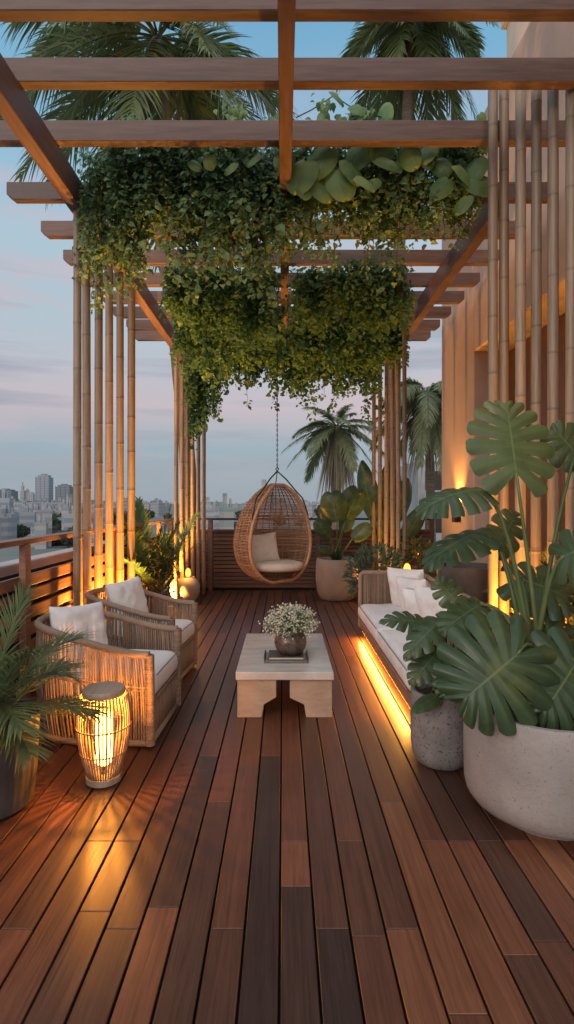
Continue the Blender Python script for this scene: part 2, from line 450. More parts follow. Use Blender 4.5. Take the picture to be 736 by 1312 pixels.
# ------------------------------------------------------------------ world and sun
def build_world():
    w = bpy.data.worlds.new('World'); SC.world = w; w.use_nodes = True
    t = w.node_tree; t.nodes.clear()
    out = t.nodes.new('ShaderNodeOutputWorld'); bg = t.nodes.new('ShaderNodeBackground')
    tc = t.nodes.new('ShaderNodeTexCoord'); sp = t.nodes.new('ShaderNodeSeparateXYZ'); t.links.new(tc.outputs['Generated'], sp.inputs[0])
    S = lambda r, g, b: tuple(((c / 255 + 0.055) / 1.055) ** 2.4 for c in (r, g, b))
    grad = ramp(t, sp.outputs[2], [(0.0, S(150, 161, 170)), (0.04, S(146, 162, 174)), (0.10, S(148, 166, 180)), (0.17, S(190, 178, 187)), (0.28, S(174, 187, 198)),
                                  (0.42, S(166, 190, 205)), (0.55, S(130, 178, 206)), (0.70, S(100, 160, 196)), (1.0, S(80, 135, 170))])
    # streaks of cloud, drawn out along the horizon
    mp = t.nodes.new('ShaderNodeMapping'); mp.inputs['Scale'].default_value = (1.6, 1.6, 9.5); mp.inputs['Location'].default_value = (0.35, 0.2, 0.4)
    t.links.new(tc.outputs['Generated'], mp.inputs[0])
    n1 = N(t, 'ShaderNodeTexNoise', Scale=1.5, Detail=6, Roughness=0.55, Distortion=0.3); t.links.new(mp.outputs[0], n1.inputs['Vector'])
    band = ramp(t, sp.outputs[2], [(0.0, (0, 0, 0)), (0.09, (0.3, 0.3, 0.3)), (0.2, (1, 1, 1)), (0.5, (0.8, 0.8, 0.8)), (0.62, (0.1, 0.1, 0.1)), (1, (0, 0, 0))])
    cf = ramp(t, n1.outputs['Fac'], [(0.47, (0, 0, 0)), (0.66, (1, 1, 1))])
    cl = mixc(t, 1.0, cf, band, 'MULTIPLY')
    lo = mixc(t, 0.55, S(203, 180, 188), S(194, 176, 186))
    hi = mixc(t, cl, grad, lo)
    mp2 = t.nodes.new('ShaderNodeMapping'); mp2.inputs['Scale'].default_value = (1.1, 1.1, 13); mp2.inputs['Location'].default_value = (2.35, 1.2, 0.1)
    t.links.new(tc.outputs['Generated'], mp2.inputs[0])
    n2 = N(t, 'ShaderNodeTexNoise', Scale=1.7, Detail=5, Roughness=0.5); t.links.new(mp2.outputs[0], n2.inputs['Vector'])
    band2 = ramp(t, sp.outputs[2], [(0.02, (0, 0, 0)), (0.12, (1, 1, 1)), (0.33, (0.9, 0.9, 0.9)), (0.45, (0, 0, 0))])
    cf2 = mixc(t, 1.0, ramp(t, n2.outputs['Fac'], [(0.5, (0, 0, 0)), (0.66, (0.8, 0.8, 0.8))]), band2, 'MULTIPLY')
    hi = mixc(t, cf2, hi, S(142, 152, 168))
    sky = t.nodes.new('ShaderNodeTexSky'); sky.sky_type = 'NISHITA'; sky.sun_disc = False
    sky.sun_elevation = radians(4); sky.sun_rotation = radians(215); sky.air_density = 1.2; sky.dust_density = 1.0
    sm = mixc(t, 1.0, sky.outputs[0], (0.1, 0.1, 0.1), 'MULTIPLY')
    fin = mixc(t, 0.12, hi, sm)
    # unseen sky behind the viewer brightened, added as fill light for the deck
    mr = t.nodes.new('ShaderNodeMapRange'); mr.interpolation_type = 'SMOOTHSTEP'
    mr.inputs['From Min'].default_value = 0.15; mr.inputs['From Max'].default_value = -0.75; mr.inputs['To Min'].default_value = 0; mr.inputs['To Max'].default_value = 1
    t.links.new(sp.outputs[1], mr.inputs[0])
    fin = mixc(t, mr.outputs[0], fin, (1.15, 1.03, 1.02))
    zr = t.nodes.new('ShaderNodeMapRange'); zr.interpolation_type = 'SMOOTHSTEP'
    zr.inputs['From Min'].default_value = 0.72; zr.inputs['From Max'].default_value = 1.0; zr.inputs['To Min'].default_value = 0; zr.inputs['To Max'].default_value = 1
    t.links.new(sp.outputs[2], zr.inputs[0])
    fin = mixc(t, zr.outputs[0], fin, (0.75, 0.85, 0.95))  # overhead sky above the view brightened too, as added fill
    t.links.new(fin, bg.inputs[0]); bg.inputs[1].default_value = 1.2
    t.links.new(bg.outputs[0], out.inputs[0])


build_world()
su = bpy.data.lights.new('sun', 'SUN'); su.energy = 0.65; su.angle = radians(20); su.color = (1.0, 0.86, 0.76)
so = bpy.data.objects.new('sun', su); COL.objects.link(so)
so.rotation_euler = Vector((0.5, 0.8, -0.42)).to_track_quat('-Z', 'Y').to_euler()


def lamp(name, kind, loc, power, parent, size=0.1, color=WARM, aim=None, sy=None, cone=None, blend=0.6):
    l = bpy.data.lights.new(name, kind); l.energy = power; l.color = color
    if kind == 'AREA':
        l.size = size
        if sy: l.shape = 'RECTANGLE'; l.size_y = sy
    else: l.shadow_soft_size = size
    if cone: l.spot_size = radians(cone); l.spot_blend = blend
    o = bpy.data.objects.new(name, l); COL.objects.link(o)
    o.parent = parent; o.location = Vector(loc) - world_origin(parent)
    if aim: o.rotation_euler = Vector(aim).to_track_quat('-Z', 'Y' if abs(Vector(aim).normalized().y) < .9 else 'X').to_euler()
    return o


# ------------------------------------------------------------------ camera
cam = bpy.data.cameras.new('camera'); co = bpy.data.objects.new('camera', cam); COL.objects.link(co)
co.location = (0, 0, H); co.rotation_euler = (pi / 2, 0, 0)
cam.sensor_fit = 'HORIZONTAL'; cam.sensor_width = 36; cam.lens = 36 * F / 736
cam.shift_x = (368 - VX) / 736; cam.shift_y = -(656 - VY) / 736
cam.clip_end = 20000; cam.clip_start = 0.05
SC.camera = co

# ------------------------------------------------------------------ setting: deck
YB = 10.3           # back fence
XW = 2.9            # house wall
XR = -2.15          # left railing


def build_deck():
    rnd = random.Random(3)
    mb = MB(); w = 0.136; gap = 0.0095; x = -2.32; first = True
    i = 0
    while x < XW + 0.1:
        y = -1.5; j = 0
        while y < YB + 0.1:
            y0 = y
            if j == 0:
                e = 2.67 + rnd.choice((0, 0, 0.0, 0.35, -0.55, 0.9)) if abs(x) < 1.6 else rnd.uniform(1.2, 3.4)
                if rnd.random() < 0.45:       # an extra joint close by
                    em = rnd.uniform(1.75, min(2.4, e - .3)) if e > 2.3 else e - .6
                    mb.cur = (min(max(rnd.gauss(0.48, 0.24), 0), 1), rnd.random(), 0)
                    mb.box(x, x + w - gap, y0, em - 0.003, -0.035, 0.0)
                    y0 = em
                tint = min(max(rnd.gauss(0.46, 0.23), 0), 1)
            else:
                e = y + rnd.uniform(1.9, 3.4); tint = min(max(rnd.gauss(0.42, 0.11), 0.1), 0.75)
            if YB + 0.1 - e < 0.5: e = YB + 0.1
            mb.cur = (tint, rnd.random(), 0)
            mb.box(x, x + w - gap, y0, e - 0.003, -0.035, 0.0)
            y = e; j += 1
        x += w; i += 1
    bm_ = structure('deck', mb, M['deck'], bevel=0.0022, seg=1)
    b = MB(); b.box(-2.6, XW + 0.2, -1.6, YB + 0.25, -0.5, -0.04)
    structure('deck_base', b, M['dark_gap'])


build_deck()

# ground far below reaching the horizon
g = MB(); b = 9000
g.box(-b, b, -300, 2 * b, -13.0, -12.0)
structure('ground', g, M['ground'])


# ------------------------------------------------------------------ pergola
def build_pergola():
    rt = thing('pergola', 'brown timber pergola of crossing beams roofing the whole deck', 'pergola', (0, 6.5, 4.5))
    zb = H + 3.1
    ds = [3.43, 4.01, 4.667, 5.564, 6.327, 7.05, 7.75, 8.42, 9.08, 9.72, 10.35]
    rnd = random.Random(5)
    for d in ds:
        mb = MB(); mb.cur = (rnd.random(), 0, 0)
        xl, xr, h, th = -2.82 + rnd.uniform(-.03, .03), 2.8, 0.18, 0.09
        c = 0.07
        mb.prism([(xl + c, zb), (xr - c, zb), (xr, zb + c * .8), (xr, zb + h), (xl, zb + h), (xl, zb + c * .8)], d, d + th)
        link('rafter', mb, M['pergola'], rt, bevel=0.006, seg=1)
    for (x, w) in ((-2.0, 0.12), (2.1, 0.12)):
        mb = MB(); mb.cur = (rnd.random(), 0, 0)
        mb.box(x - w / 2, x + w / 2, 2.4 if x < 0 else 5.35, 10.75, H + 2.83, H + 3.097)
        link('side_beam', mb, M['pergola_long'], rt, bevel=0.006, seg=1)
    mb = MB(); mb.cur = (.6, 0, 0); mb.box(-0.052 + .02, 0.052 + .02, 2.4, 10.6, H + 2.86, H + 3.097)
    link('centre_beam', mb, M['pergola_long'], rt, bevel=0.006, seg=1)


build_pergola()


# ------------------------------------------------------------------ bamboo screens
def pole_mb(x, y, top, r, rnd):
    mb = MB(); base_t = rnd.random(); mb.cur = (base_t, 0, 0); dark_rings = []
    prof = []; z = 0.0
    nodes = []; zz = rnd.uniform(0.1, 0.4)
    while zz < top:
        nodes.append(zz); zz += rnd.uniform(0.42, 0.62)
    prof.append((r, 0))
    for q in nodes:
        for dz, k in ((-0.03, 1.0), (-0.012, 1.015), (-0.006, 1.05), (0.0, 0.985), (0.006, 1.05), (0.014, 1.01), (0.035, 1.0)):
            if q + dz > 0.01 and q + dz < top: prof.append((r * k, q + dz))
    prof.append((r, top))
    prof.sort(key=lambda a: a[1])
    for i_, (a, zz) in enumerate(prof):
        if a > r * 1.03 or a < r * .99:
            for q in range(14): dark_rings.append(i_ * 14 + q)
    tx, ty = rnd.uniform(-.012, .012), rnd.uniform(-.008, .008)
    mb.lathe([(a * (1.03 - 0.05 * zz / top), zz) for a, zz in prof], (x, y, 0), 14)
    for q in dark_rings: mb.t[q] = (base_t - .4, 0, 0)
    mb.v = [(vx + tx * vz / top, vy + ty * vz / top, vz) for vx, vy, vz in mb.v]
    return mb


def screen(label, pts, r, seed, top=H + 3.09):
    rnd = random.Random(seed)
    c = sum((Vector((p[0], p[1], 0)) for p in pts), Vector()) / len(pts)
    rt = thing('bamboo_screen', label, 'screen', c, 'upright bamboo pole screens under the pergola')
    for (x, y) in pts:
        link('pole', pole_mb(x, y, top or H + .757 * y, r * rnd.uniform(.94, 1.06) * (y / pts[0][1]) ** .75, rnd), M['bamboo'], rt, smooth=True)
    return rt


def px_line(xs, d0, d1):
    n = len(xs); o = []
    for i, px in enumerate(xs):
        D = d0 + (d1 - d0) * i / (n - 1)
        o.append(((px - VX) * D / F, D))
    return o


sL1 = [(-2.0, 2.0 * F / (VX - px)) for px in (99, 112, 126, 140, 154, 168)]
sL2 = px_line((226, 233, 240, 247, 254, 261), 8.75, 9.95)
sR1 = [(1.765, 4.58), (1.90, 4.61), (1.935, 4.45), (1.99, 4.32), (2.055, 4.20), (2.14, 4.09), (2.2, 3.98)]
sR1 = px_line((632, 645, 667, 687, 709, 732), 4.58, 4.12); sR1[1] = ((646 - VX) * 4.62 / F, 4.62)
sR2 = px_line((519, 511, 503, 495, 487, 479), 7.75, 10.0)
screen('six tall bamboo poles rising behind the two woven armchairs', sL1, 0.040, 1)
screen('six slim bamboo poles at the far left deck corner beside the round clay pot', sL2, 0.032, 2)
screen('thick bamboo poles at right behind the big monstera leaves', sR1, 0.041, 3, None)
screen('thin bamboo poles beyond the white sofa, in front of the distant palms', sR2, 0.031, 4)


def uplight(label, p0, p1, aim, power, group='warm strip lights at the bamboo screens'):
    p0, p1 = Vector(p0), Vector(p1)
    c = (p0 + p1) / 2
    rt = thing('strip_light', label, 'light', c, group)
    mb = MB(); d = (p1 - p0)
    mb.bar(p0 + Vector((0, 0, 0.006)), p1 + Vector((0, 0, 0.006)), 0.05, 0.012); link('housing', mb, M['dark_metal'], rt)
    mb = MB(); mb.bar(p0 + d * .01 + Vector((0, 0, 0.014)), p1 - d * .01 + Vector((0, 0, 0.014)), 0.026, 0.004); link('lens', mb, M['upglow'], rt)
    n = 3
    for i in range(n):
        q = p0 + d * ((i + .5) / n) + Vector((0, 0, .06))
        lamp('strip_lamp', 'SPOT', q, power / n, rt, 0.06, aim=aim, cone=110, blend=0.9)
    return rt


uplight('warm strip light on the deck at the foot of the armchair bamboo poles', (-1.80, 5.3, 0), (-1.80, 7.2, 0), (-0.34, 0, 1), 2300)
uplight('warm strip light at the foot of the far left corner bamboo poles', (-2.02, 8.62, 0), (-1.76, 8.70, 0), (0.24, 0.22, 1), 1500)
uplight('warm strip light on the deck below the thick right bamboo poles', (1.72, 4.22, 0), (2.05, 3.86, 0), (0.1, 0.25, 1), 1100)
uplight('warm strip light behind the thick right bamboo poles by the house wall', (2.0, 4.95, 0), (2.6, 4.5, 0), (0.15, -.15, 1), 1500)
uplight('warm strip light below the thin bamboo poles beyond the sofa', (1.50, 7.8, 0), (1.44, 9.6, 0), (0.25, 0, 1), 450)


# ------------------------------------------------------------------ fences and railing
def build_fences():
    rnd = random.Random(11)
    rt = thing('slat_fence', 'dark horizontal slat fence closing the far end of the deck', 'fence', (0, YB, 0))
    mb = MB()
    x0, x1 = -2.15, 2.85
    z = 0.06
    while z < 1.10:
        for (a, b_) in ((x0, -1.42), (-1.32, 0.62), (0.70, x1)):
            mb.cur = (rnd.random(), 0, 0); mb.box(a, b_, YB + 0.0, YB + 0.025, z, z + 0.062)
        z += 0.074
    link('slat_panel', mb, M['fence'], rt, bevel=0.003, seg=1)
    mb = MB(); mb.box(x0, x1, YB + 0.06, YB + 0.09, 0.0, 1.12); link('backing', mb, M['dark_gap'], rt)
    for x in (-2.13, -1.37, 0.66, 2.8):
        mb = MB(); mb.cur = (.3, 0, 0); mb.box(x - .045, x + .045, YB - .02, YB + .055, 0, 1.33); link('post', mb, M['fence'], rt, bevel=0.004, seg=1)
    mb = MB(); mb.cur = (.6, 0, 0); mb.box(x0, x1, YB - .03, YB + .075, 1.125, 1.16); link('cap_board', mb, M['fence'], rt, bevel=0.004, seg=1)
    mb = MB(); mb.box(x0 - .05, x1, YB - .035, YB + .055, 1.335, 1.375); link('top_rail', mb, M['dark_metal'], rt, bevel=0.006)
    # left railing
    rt = thing('railing', 'brown timber railing with open horizontal slats along the left edge', 'railing', (XR, 6, 0))
    ya, yb = 1.2, YB - .1
    mb = MB(); mb.cur = (.7, 0, 0); mb.box(XR - .07, XR + .07, ya, yb, 1.315, 1.36); link('top_rail', mb, M['rail'], rt, bevel=0.006)
    mb = MB()
    for z in (0.10, 0.245, 0.39, 0.535, 0.68, 0.825, 0.955):
        mb.cur = (rnd.random(), 0, 0); mb.box(XR - .015, XR + .015, ya, yb, z, z + 0.098)
    link('slat_panel', mb, M['rail'], rt, bevel=0.004, seg=1)
    y = 2.15
    while y < yb:
        mb = MB(); mb.cur = (rnd.random(), 0, 0); mb.box(XR + .017, XR + .075, y - .045, y + .045, 0, 1.312); link('post', mb, M['rail'], rt, bevel=0.004, seg=1)
        y += 1.2 if y > 4.4 else 1.15
    mb = MB(); mb.box(XR - .10, XR - .085, ya, yb, 0.05, 1.06); link('backing', mb, M['dark_gap'], rt)  # dark board added so slat gaps stay dark, hiding the lit parapet
    # white parapet beyond
    mb = MB(); mb.box(-2.70, -2.5, -1.0, YB + .3, -12, 1.09)
    pw = tag(link('parapet', mb, M['white_wall'], bevel=0.02), 'white rendered parapet wall just outside the timber railing', 'wall')


build_fences()


# ------------------------------------------------------------------ house on the right
def build_house():
    rt = thing('house', 'peach plaster house with a deep brown recess along the right of the deck', 'house', (XW, 5, 0))
    w = MB()
    w.box(XW, 8, 8.3, 10.0, -12, 7.3)
    w.box(XW, 8, 7.12, 8.299, 3.96, 7.3)
    w.box(XW, 8, -1.0, 2.0, -12, 3.959)
    w.box(XW, 8, -1.0, 7.119, 3.96, 7.3)
    w.box(3.45, 8, 2.001, 8.299, -12, 3.959)
    link('wall', w, M['plaster'], rt, bevel=0.02)
    w = MB(); w.box(XW + 0.003, 8, -1, 7.1, 7.301, 9.6); link('upper_wall', w, M['plaster_upper'], rt, bevel=0.02)
    w = MB(); w.box(XW - .10, 8, -1, 7.22, 8.0, 8.22); w.box(XW - .05, 8, -1, 7.16, 7.85, 7.998); link('cornice', w, M['plaster_upper'], rt, bevel=0.025)
    w = MB()
    y = 2.02
    while y < 8.25:
        w.box(3.40, 3.445, y, y + 0.19, 0.03, 3.94); y += 0.2
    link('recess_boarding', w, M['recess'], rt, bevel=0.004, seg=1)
    for (ya, yb) in ((3.6, 5.1), (6.2, 7.6)):
        w = MB(); w.box(3.36, 3.398, ya, yb, 0.9, 0.98); link('ledge', w, M['plaster_upper'], rt, bevel=0.008)


build_house()


def wall_lamp():
    D = 8.95; p = Vector((XW, D, 1.42))
    rt = thing('wall_lamp', 'small bronze wall lamp throwing a warm beam up the plaster', 'lamp', p)
    mb = MB(); mb.box(XW - .02, XW - .002, D - .05, D + .05, 1.34, 1.50); link('back_plate', mb, M['dark_metal'], rt, bevel=0.004)
    mb = MB(); mb.lathe([(.045, -.08), (.05, -.07), (.05, .075), (.042, .08)], (XW - .085, D, 1.42), 20); link('shade', mb, M['dark_metal'], rt, smooth='auto')
    mb = MB(); mb.lathe([(.036, .081), (.034, .086)], (XW - .085, D, 1.42), 16); link('lens', mb, M['upglow'], rt)
    lamp('wall_lamp_light', 'SPOT', (XW - .085, D, 1.53), 300, rt, 0.03, aim=(0.12, 0, 1), cone=75, blend=1)


wall_lamp()


# ------------------------------------------------------------------ cushions
def pillow_mb(w, h, t, seed=0, n=22):
    """scatter cushion in local space: face in x-z plane, thickness along y"""
    mb = MB(); off = Vector((seed * 7.3, seed * 3.1, 0))
    for sgn in (-1, 1):
        base = len(mb.v)
        for j in range(n + 1):
            for i in range(n + 1):
                u, v = 2 * i / n - 1, 2 * j / n - 1
                k = max((1 - abs(u) ** 2.4), 0) * max((1 - abs(v) ** 2.4), 0)
                th = t / 2 * k ** 0.42
                pin = 1 - 0.075 * (1 - abs(u) ** 2) * (abs(v) ** 3); pin2 = 1 - 0.075 * (1 - abs(v) ** 2) * (abs(u) ** 3)
                wr = noise.noise(Vector((u * 2.2, v * 2.2, sgn * 1.0)) + off) * 0.017 + noise.noise(Vector((u * 5, v * 5, sgn)) + off) * 0.014 + 0.010 * sin(7 * (abs(u) - abs(v)) + seed) * abs(u * v)
                mb.vert((u * w / 2 * pin2, sgn * (th + wr * (k ** .5)), v * h / 2 * pin))
        for j in range(n):
            for i in range(n):
                a = base + j * (n + 1) + i
                q = (a, a + 1, a + n + 2, a + n + 1)
                mb.f.append(q if sgn < 0 else tuple(reversed(q)))
    return mb


def slab_cushion(x0, x1, y0, y1, z0, z1, seed=0, bulge=0.02, n=26):
    """seat cushion: superellipse sided box with a soft crown"""
    mb = MB(); cx, cy, cz = (x0 + x1) / 2, (y0 + y1) / 2, (z0 + z1) / 2
    a, b_, c = (x1 - x0) / 2, (y1 - y0) / 2, (z1 - z0) / 2
    bm = bmesh.new(); bmesh.ops.create_cube(bm, size=2.0)
    bmesh.ops.subdivide_edges(bm, edges=bm.edges[:], cuts=n, use_grid_fill=True)
    off = Vector((seed * 5.1, 1.7, 0))
    for v in bm.verts:
        p = v.co.copy()
        rx, ry, rz = 0.055 / a, 0.055 / b_, min(0.055 / c, .9)
        q = Vector((max(abs(p.x) - (1 - rx), 0) / rx, max(abs(p.y) - (1 - ry), 0) / ry, max(abs(p.z) - (1 - rz), 0) / rz))
        L = q.length
        if L > 1: q /= L
        r = Vector(tuple((min(abs(p[i]), 1 - (rx, ry, rz)[i]) + q[i] * (rx, ry, rz)[i]) * (1 if p[i] >= 0 else -1) for i in range(3)))
        k = (1 - r.x ** 2) * (1 - r.y ** 2)
        dz = bulge * k + noise.noise(Vector((r.x * 2, r.y * 2, r.z)) + off) * 0.012
        side = 0.02 * (1 - r.z ** 2)
        v.co = Vector((cx + r.x * (a + side), cy + r.y * (b_ + side), cz + r.z * c + dz * (1 if r.z > 0 else .2)))
    bm.verts.index_update()
    for v in bm.verts: mb.vert(v.co)
    for f in bm.faces: mb.f.append(tuple(x.index for x in f.verts))
    bm.free()
    return mb


def pillow(label, loc, rot, w=0.48, h=0.46, t=0.19, seed=0, mat='linen', group='scatter cushions'):
    mb = pillow_mb(w, h, t, seed)
    o = link('cushion', mb, M[mat], None, smooth=True)
    o.location = loc; o.rotation_euler = rot
    return tag(o, label, 'cushion', group)


# ------------------------------------------------------------------ woven armchairs
def u_curve(n=120, a=0.47, b=0.385, xf=0.41, xs=-0.03, e=2.25, scale=1.0):
    """plan of the rim, from the front right end round the back to the front left end"""
    pts = []
    ns = n // 4
    for i in range(ns):
        pts.append((xf + (xs - xf) * i / ns, -b * scale))
    m = n - 2 * ns
    for i in range(m + 1):
        th = -pi / 2 - pi * i / m
        c, s_ = cos(th), sin(th)
        pts.append((xs + a * scale * math.copysign(abs(c) ** (2 / e), c), b * scale * math.copysign(abs(s_) ** (2 / e), s_)))
    for i in range(1, ns + 1):
        pts.append((xs + (xf - xs) * i / ns, b * scale))
    return pts


def rim_z(x):
    k = min(max((0.41 - x) / 0.87, 0), 1)
    return 0.635 + 0.155 * (k * k * (3 - 2 * k))


def build_armchair(label):
    rt = thing('armchair', label, 'armchair', (0, 0, 0), 'woven rope tub armchairs on the left of the deck')
    rnd = random.Random(21)
    top = u_curve(); bot = u_curve(scale=0.94, xf=0.41)
    n = len(top)
    # rim and base ring
    mb = MB(); mb.tube([(x, y, rim_z(x)) for x, y in top], 0.026, 10); link('arm_rim', mb, M['rope'], rt, smooth=True)
    mb = MB(); mb.tube([(x, y, 0.035) for x, y in bot], 0.024, 8)
    mb.tube([(0.41, -0.362, 0.035), (0.41, 0.362, 0.035)], 0.022, 8); link('base_ring', mb, M['rope'], rt, smooth=True)
    # woven cords
    mb = MB(); m = 100
    zlow = 0.45

    def P(u, zt, out=0.0):
        i = u * (n - 1); k = int(i); f = i - k; k2 = min(k + 1, n - 1)
        T = Vector((top[k][0] * (1 - f) + top[k2][0] * f, top[k][1] * (1 - f) + top[k2][1] * f, 0))
        B = Vector((bot[k][0] * (1 - f) + bot[k2][0] * f, bot[k][1] * (1 - f) + bot[k2][1] * f, 0))
        z1 = rim_z(T.x); z = 0.035 + (z1 - 0.035) * zt
        p = B.lerp(T, zt); s_ = sin(pi * zt)
        d = Vector((T.x + .02, T.y, 0)).normalized()
        p = p + d * (0.022 * s_ + out); p.z = z
        return p
    for i in range(m):
        u = 0.02 + 0.96 * i / (m - 1) + rnd.uniform(-.0008, .0008)
        lean = 0.010 + 0.0015 * sin(i * .9)
        mb.cur = (rnd.random(), 0, 0)
        mb.tube([P(min(max(u + lean * (zt - .5), 0), 1), zt, 0.002 * (1 if i % 2 else -1) * sin(zt * pi * 3)) for zt in (0, .2, .4, .6, .8, 1)], 0.0072, 5, cap=False)
    link('cord_weave', mb, M['rope'], rt, smooth=True)
    mb = MB()
    for zt in (0.60, 0.635):
        mb.cur = (rnd.random(), 0, 0)
        mb.tube([P(i / 90, zt, 0.004) for i in range(91)], 0.0075, 5)
    link('binding_cord', mb, M['rope'], rt, smooth=True)
    # front posts wound with cord
    for sg in (-1, 1):
        mb = MB(); y = sg * 0.362
        z = 0.03
        while z < 0.63:
            mb.cur = (rnd.random(), 0, 0)
            k = z / .63; yy = sg * (0.362 + .023 * k)
            mb.tube([(0.41 + 0.027 * cos(a), yy + 0.027 * sin(a), z) for a in [2 * pi * q / 12 for q in range(12)]], 0.0085, 5, closed=True)
            z += 0.0125
        mb.cur = (.2, 0, 0); mb.tube([(0.41, sg * .362, 0.02), (0.41, sg * .385, .635)], 0.026, 10)
        link('front_post', mb, M['rope'], rt, smooth=True)
    # seat base of upright cords below the cushion
    mb = MB()
    for i in range(50):
        y = -0.335 + 0.67 * i / 49
        mb.cur = (rnd.random(), 0, 0); mb.tube([(0.405, y, 0.04), (0.412, y, .17), (0.405, y, 0.30)], 0.0068, 5)
    mb.tube([(0.405, -.35, .30), (.405, .35, .30)], 0.02, 8)
    link('seat_front', mb, M['rope'], rt, smooth=True)
    mb = MB()
    pts = [(x * .9 + .015, y * .9) for x, y in bot]
    b0 = len(mb.v)
    for z in (0.27, 0.30):
        for (x, y) in pts: mb.vert((x, y, z))
    k = len(pts)
    mb.f.append(tuple(range(k - 1, -1, -1))); mb.f.append(tuple(range(k, 2 * k)))
    for i in range(k): mb.f.append((i, (i + 1) % k, k + (i + 1) % k, k + i))
    link('seat_deck', mb, M['frame_wood'], rt)
    mb = slab_cushion(-0.40, 0.415, -0.325, 0.325, 0.305, 0.485, 3)
    # narrow the back corners so that it sits in the round tub
    mb.v = [(x, y * (1 - 0.22 * max((-x - .05) / .4, 0) ** 2), z) for x, y, z in mb.v]
    sc_ = link('seat_cushion', mb, M['linen'], rt, smooth=True)
    mb = MB()
    for z in (0.32, 0.468):
        mb.tube([(0.432, y, z + .006 * cos(y * 4)) for y in [-.28 + .56 * i / 10 for i in range(11)]], 0.005, 5)
    link('piping', mb, M['piping'], sc_, smooth=True)
    return rt


c1 = build_armchair('nearest woven rope tub armchair, beside the glowing lantern')
c2 = copy_tree(c1)
c1.location = (-1.285, 4.06, 0); c1.rotation_euler.z = radians(-3)
c2.location = (-1.35, 5.23, 0); c2.rotation_euler.z = radians(-6)
c2['label'] = 'farther woven rope tub armchair, in front of the tall bamboo poles'
pillow('plump white cushion leaning in the nearest armchair', (-1.50, 4.03, 0.685), (radians(-14), radians(4), radians(60)), 0.48, 0.45, .2, 1)
pillow('white cushion leaning in the farther armchair by the bamboo', (-1.50, 5.28, 0.695), (radians(-15), radians(-3), radians(66)), 0.47, 0.45, .2, 2)


# ------------------------------------------------------------------ cane floor lantern
def build_lantern():
    c = at(133, 1002, 3.2); c = Vector(((133 - VX) * 3.25 / F, 3.25, 0))
    rt = thing('floor_lantern', 'glowing barrel shaped cane lantern on the deck beside the nearest armchair', 'lantern', c)
    rnd = random.Random(4)
    Rz = lambda k: 0.092 + (0.060 * sin(pi * min(k / 1.25, 1)) ** 1.1) + 0.024 * k * k - .012 * k
    z0, z1 = 0.045, 0.515
    mb = MB(); n = 44
    for i in range(n):
        a = 2 * pi * i / n
        mb.cur = (rnd.random(), 0, 0)
        mb.tube([c + Vector((Rz(k) * cos(a), Rz(k) * sin(a), z0 + (z1 - z0) * k)) for k in [j / 8 for j in range(9)]], 0.0048 if i % 2 else 0.0062, 5)
    link('cane_rib', mb, M['lantern_cane'], rt, smooth=True)
    mb = MB()
    for k in (0.30, 0.62):
        mb.tube([c + Vector(((Rz(k) + .004) * cos(a), (Rz(k) + .004) * sin(a), z0 + (z1 - z0) * k)) for a in [2 * pi * j / 36 for j in range(36)]], 0.005, 5, closed=True)
    link('binding_ring', mb, M['lantern_cane'], rt, smooth=True)
    mb = MB(); mb.lathe([(.09, 0), (.102, .008), (.102, .04), (.09, .048)], c, 40); link('base', mb, M['lantern_wood'], rt, smooth='auto')
    mb = MB(); mb.lathe([(.105, .512), (.120, .516), (.124, .525), (.124, .545), (.118, .554)], c, 40); link('top', mb, M['lantern_wood'], rt, smooth='auto')
    mb = MB(); mb.lathe([(.03, .10), (.05, .118), (.05, .40), (.03, .42)], c, 20); link('lamp_tube', mb, M['bulb'], rt, smooth=True)
    mb = MB(); mb.lathe([(.022, .045), (.022, .06), (.012, .065), (.012, .102)], c, 14); link('lamp_holder', mb, M['dark_metal'], rt, smooth='auto')
    lamp('lantern_light', 'POINT', c + Vector((0, -.03, .452)), 44, rt, .012, color=(1.0, .34, .045))


build_lantern()


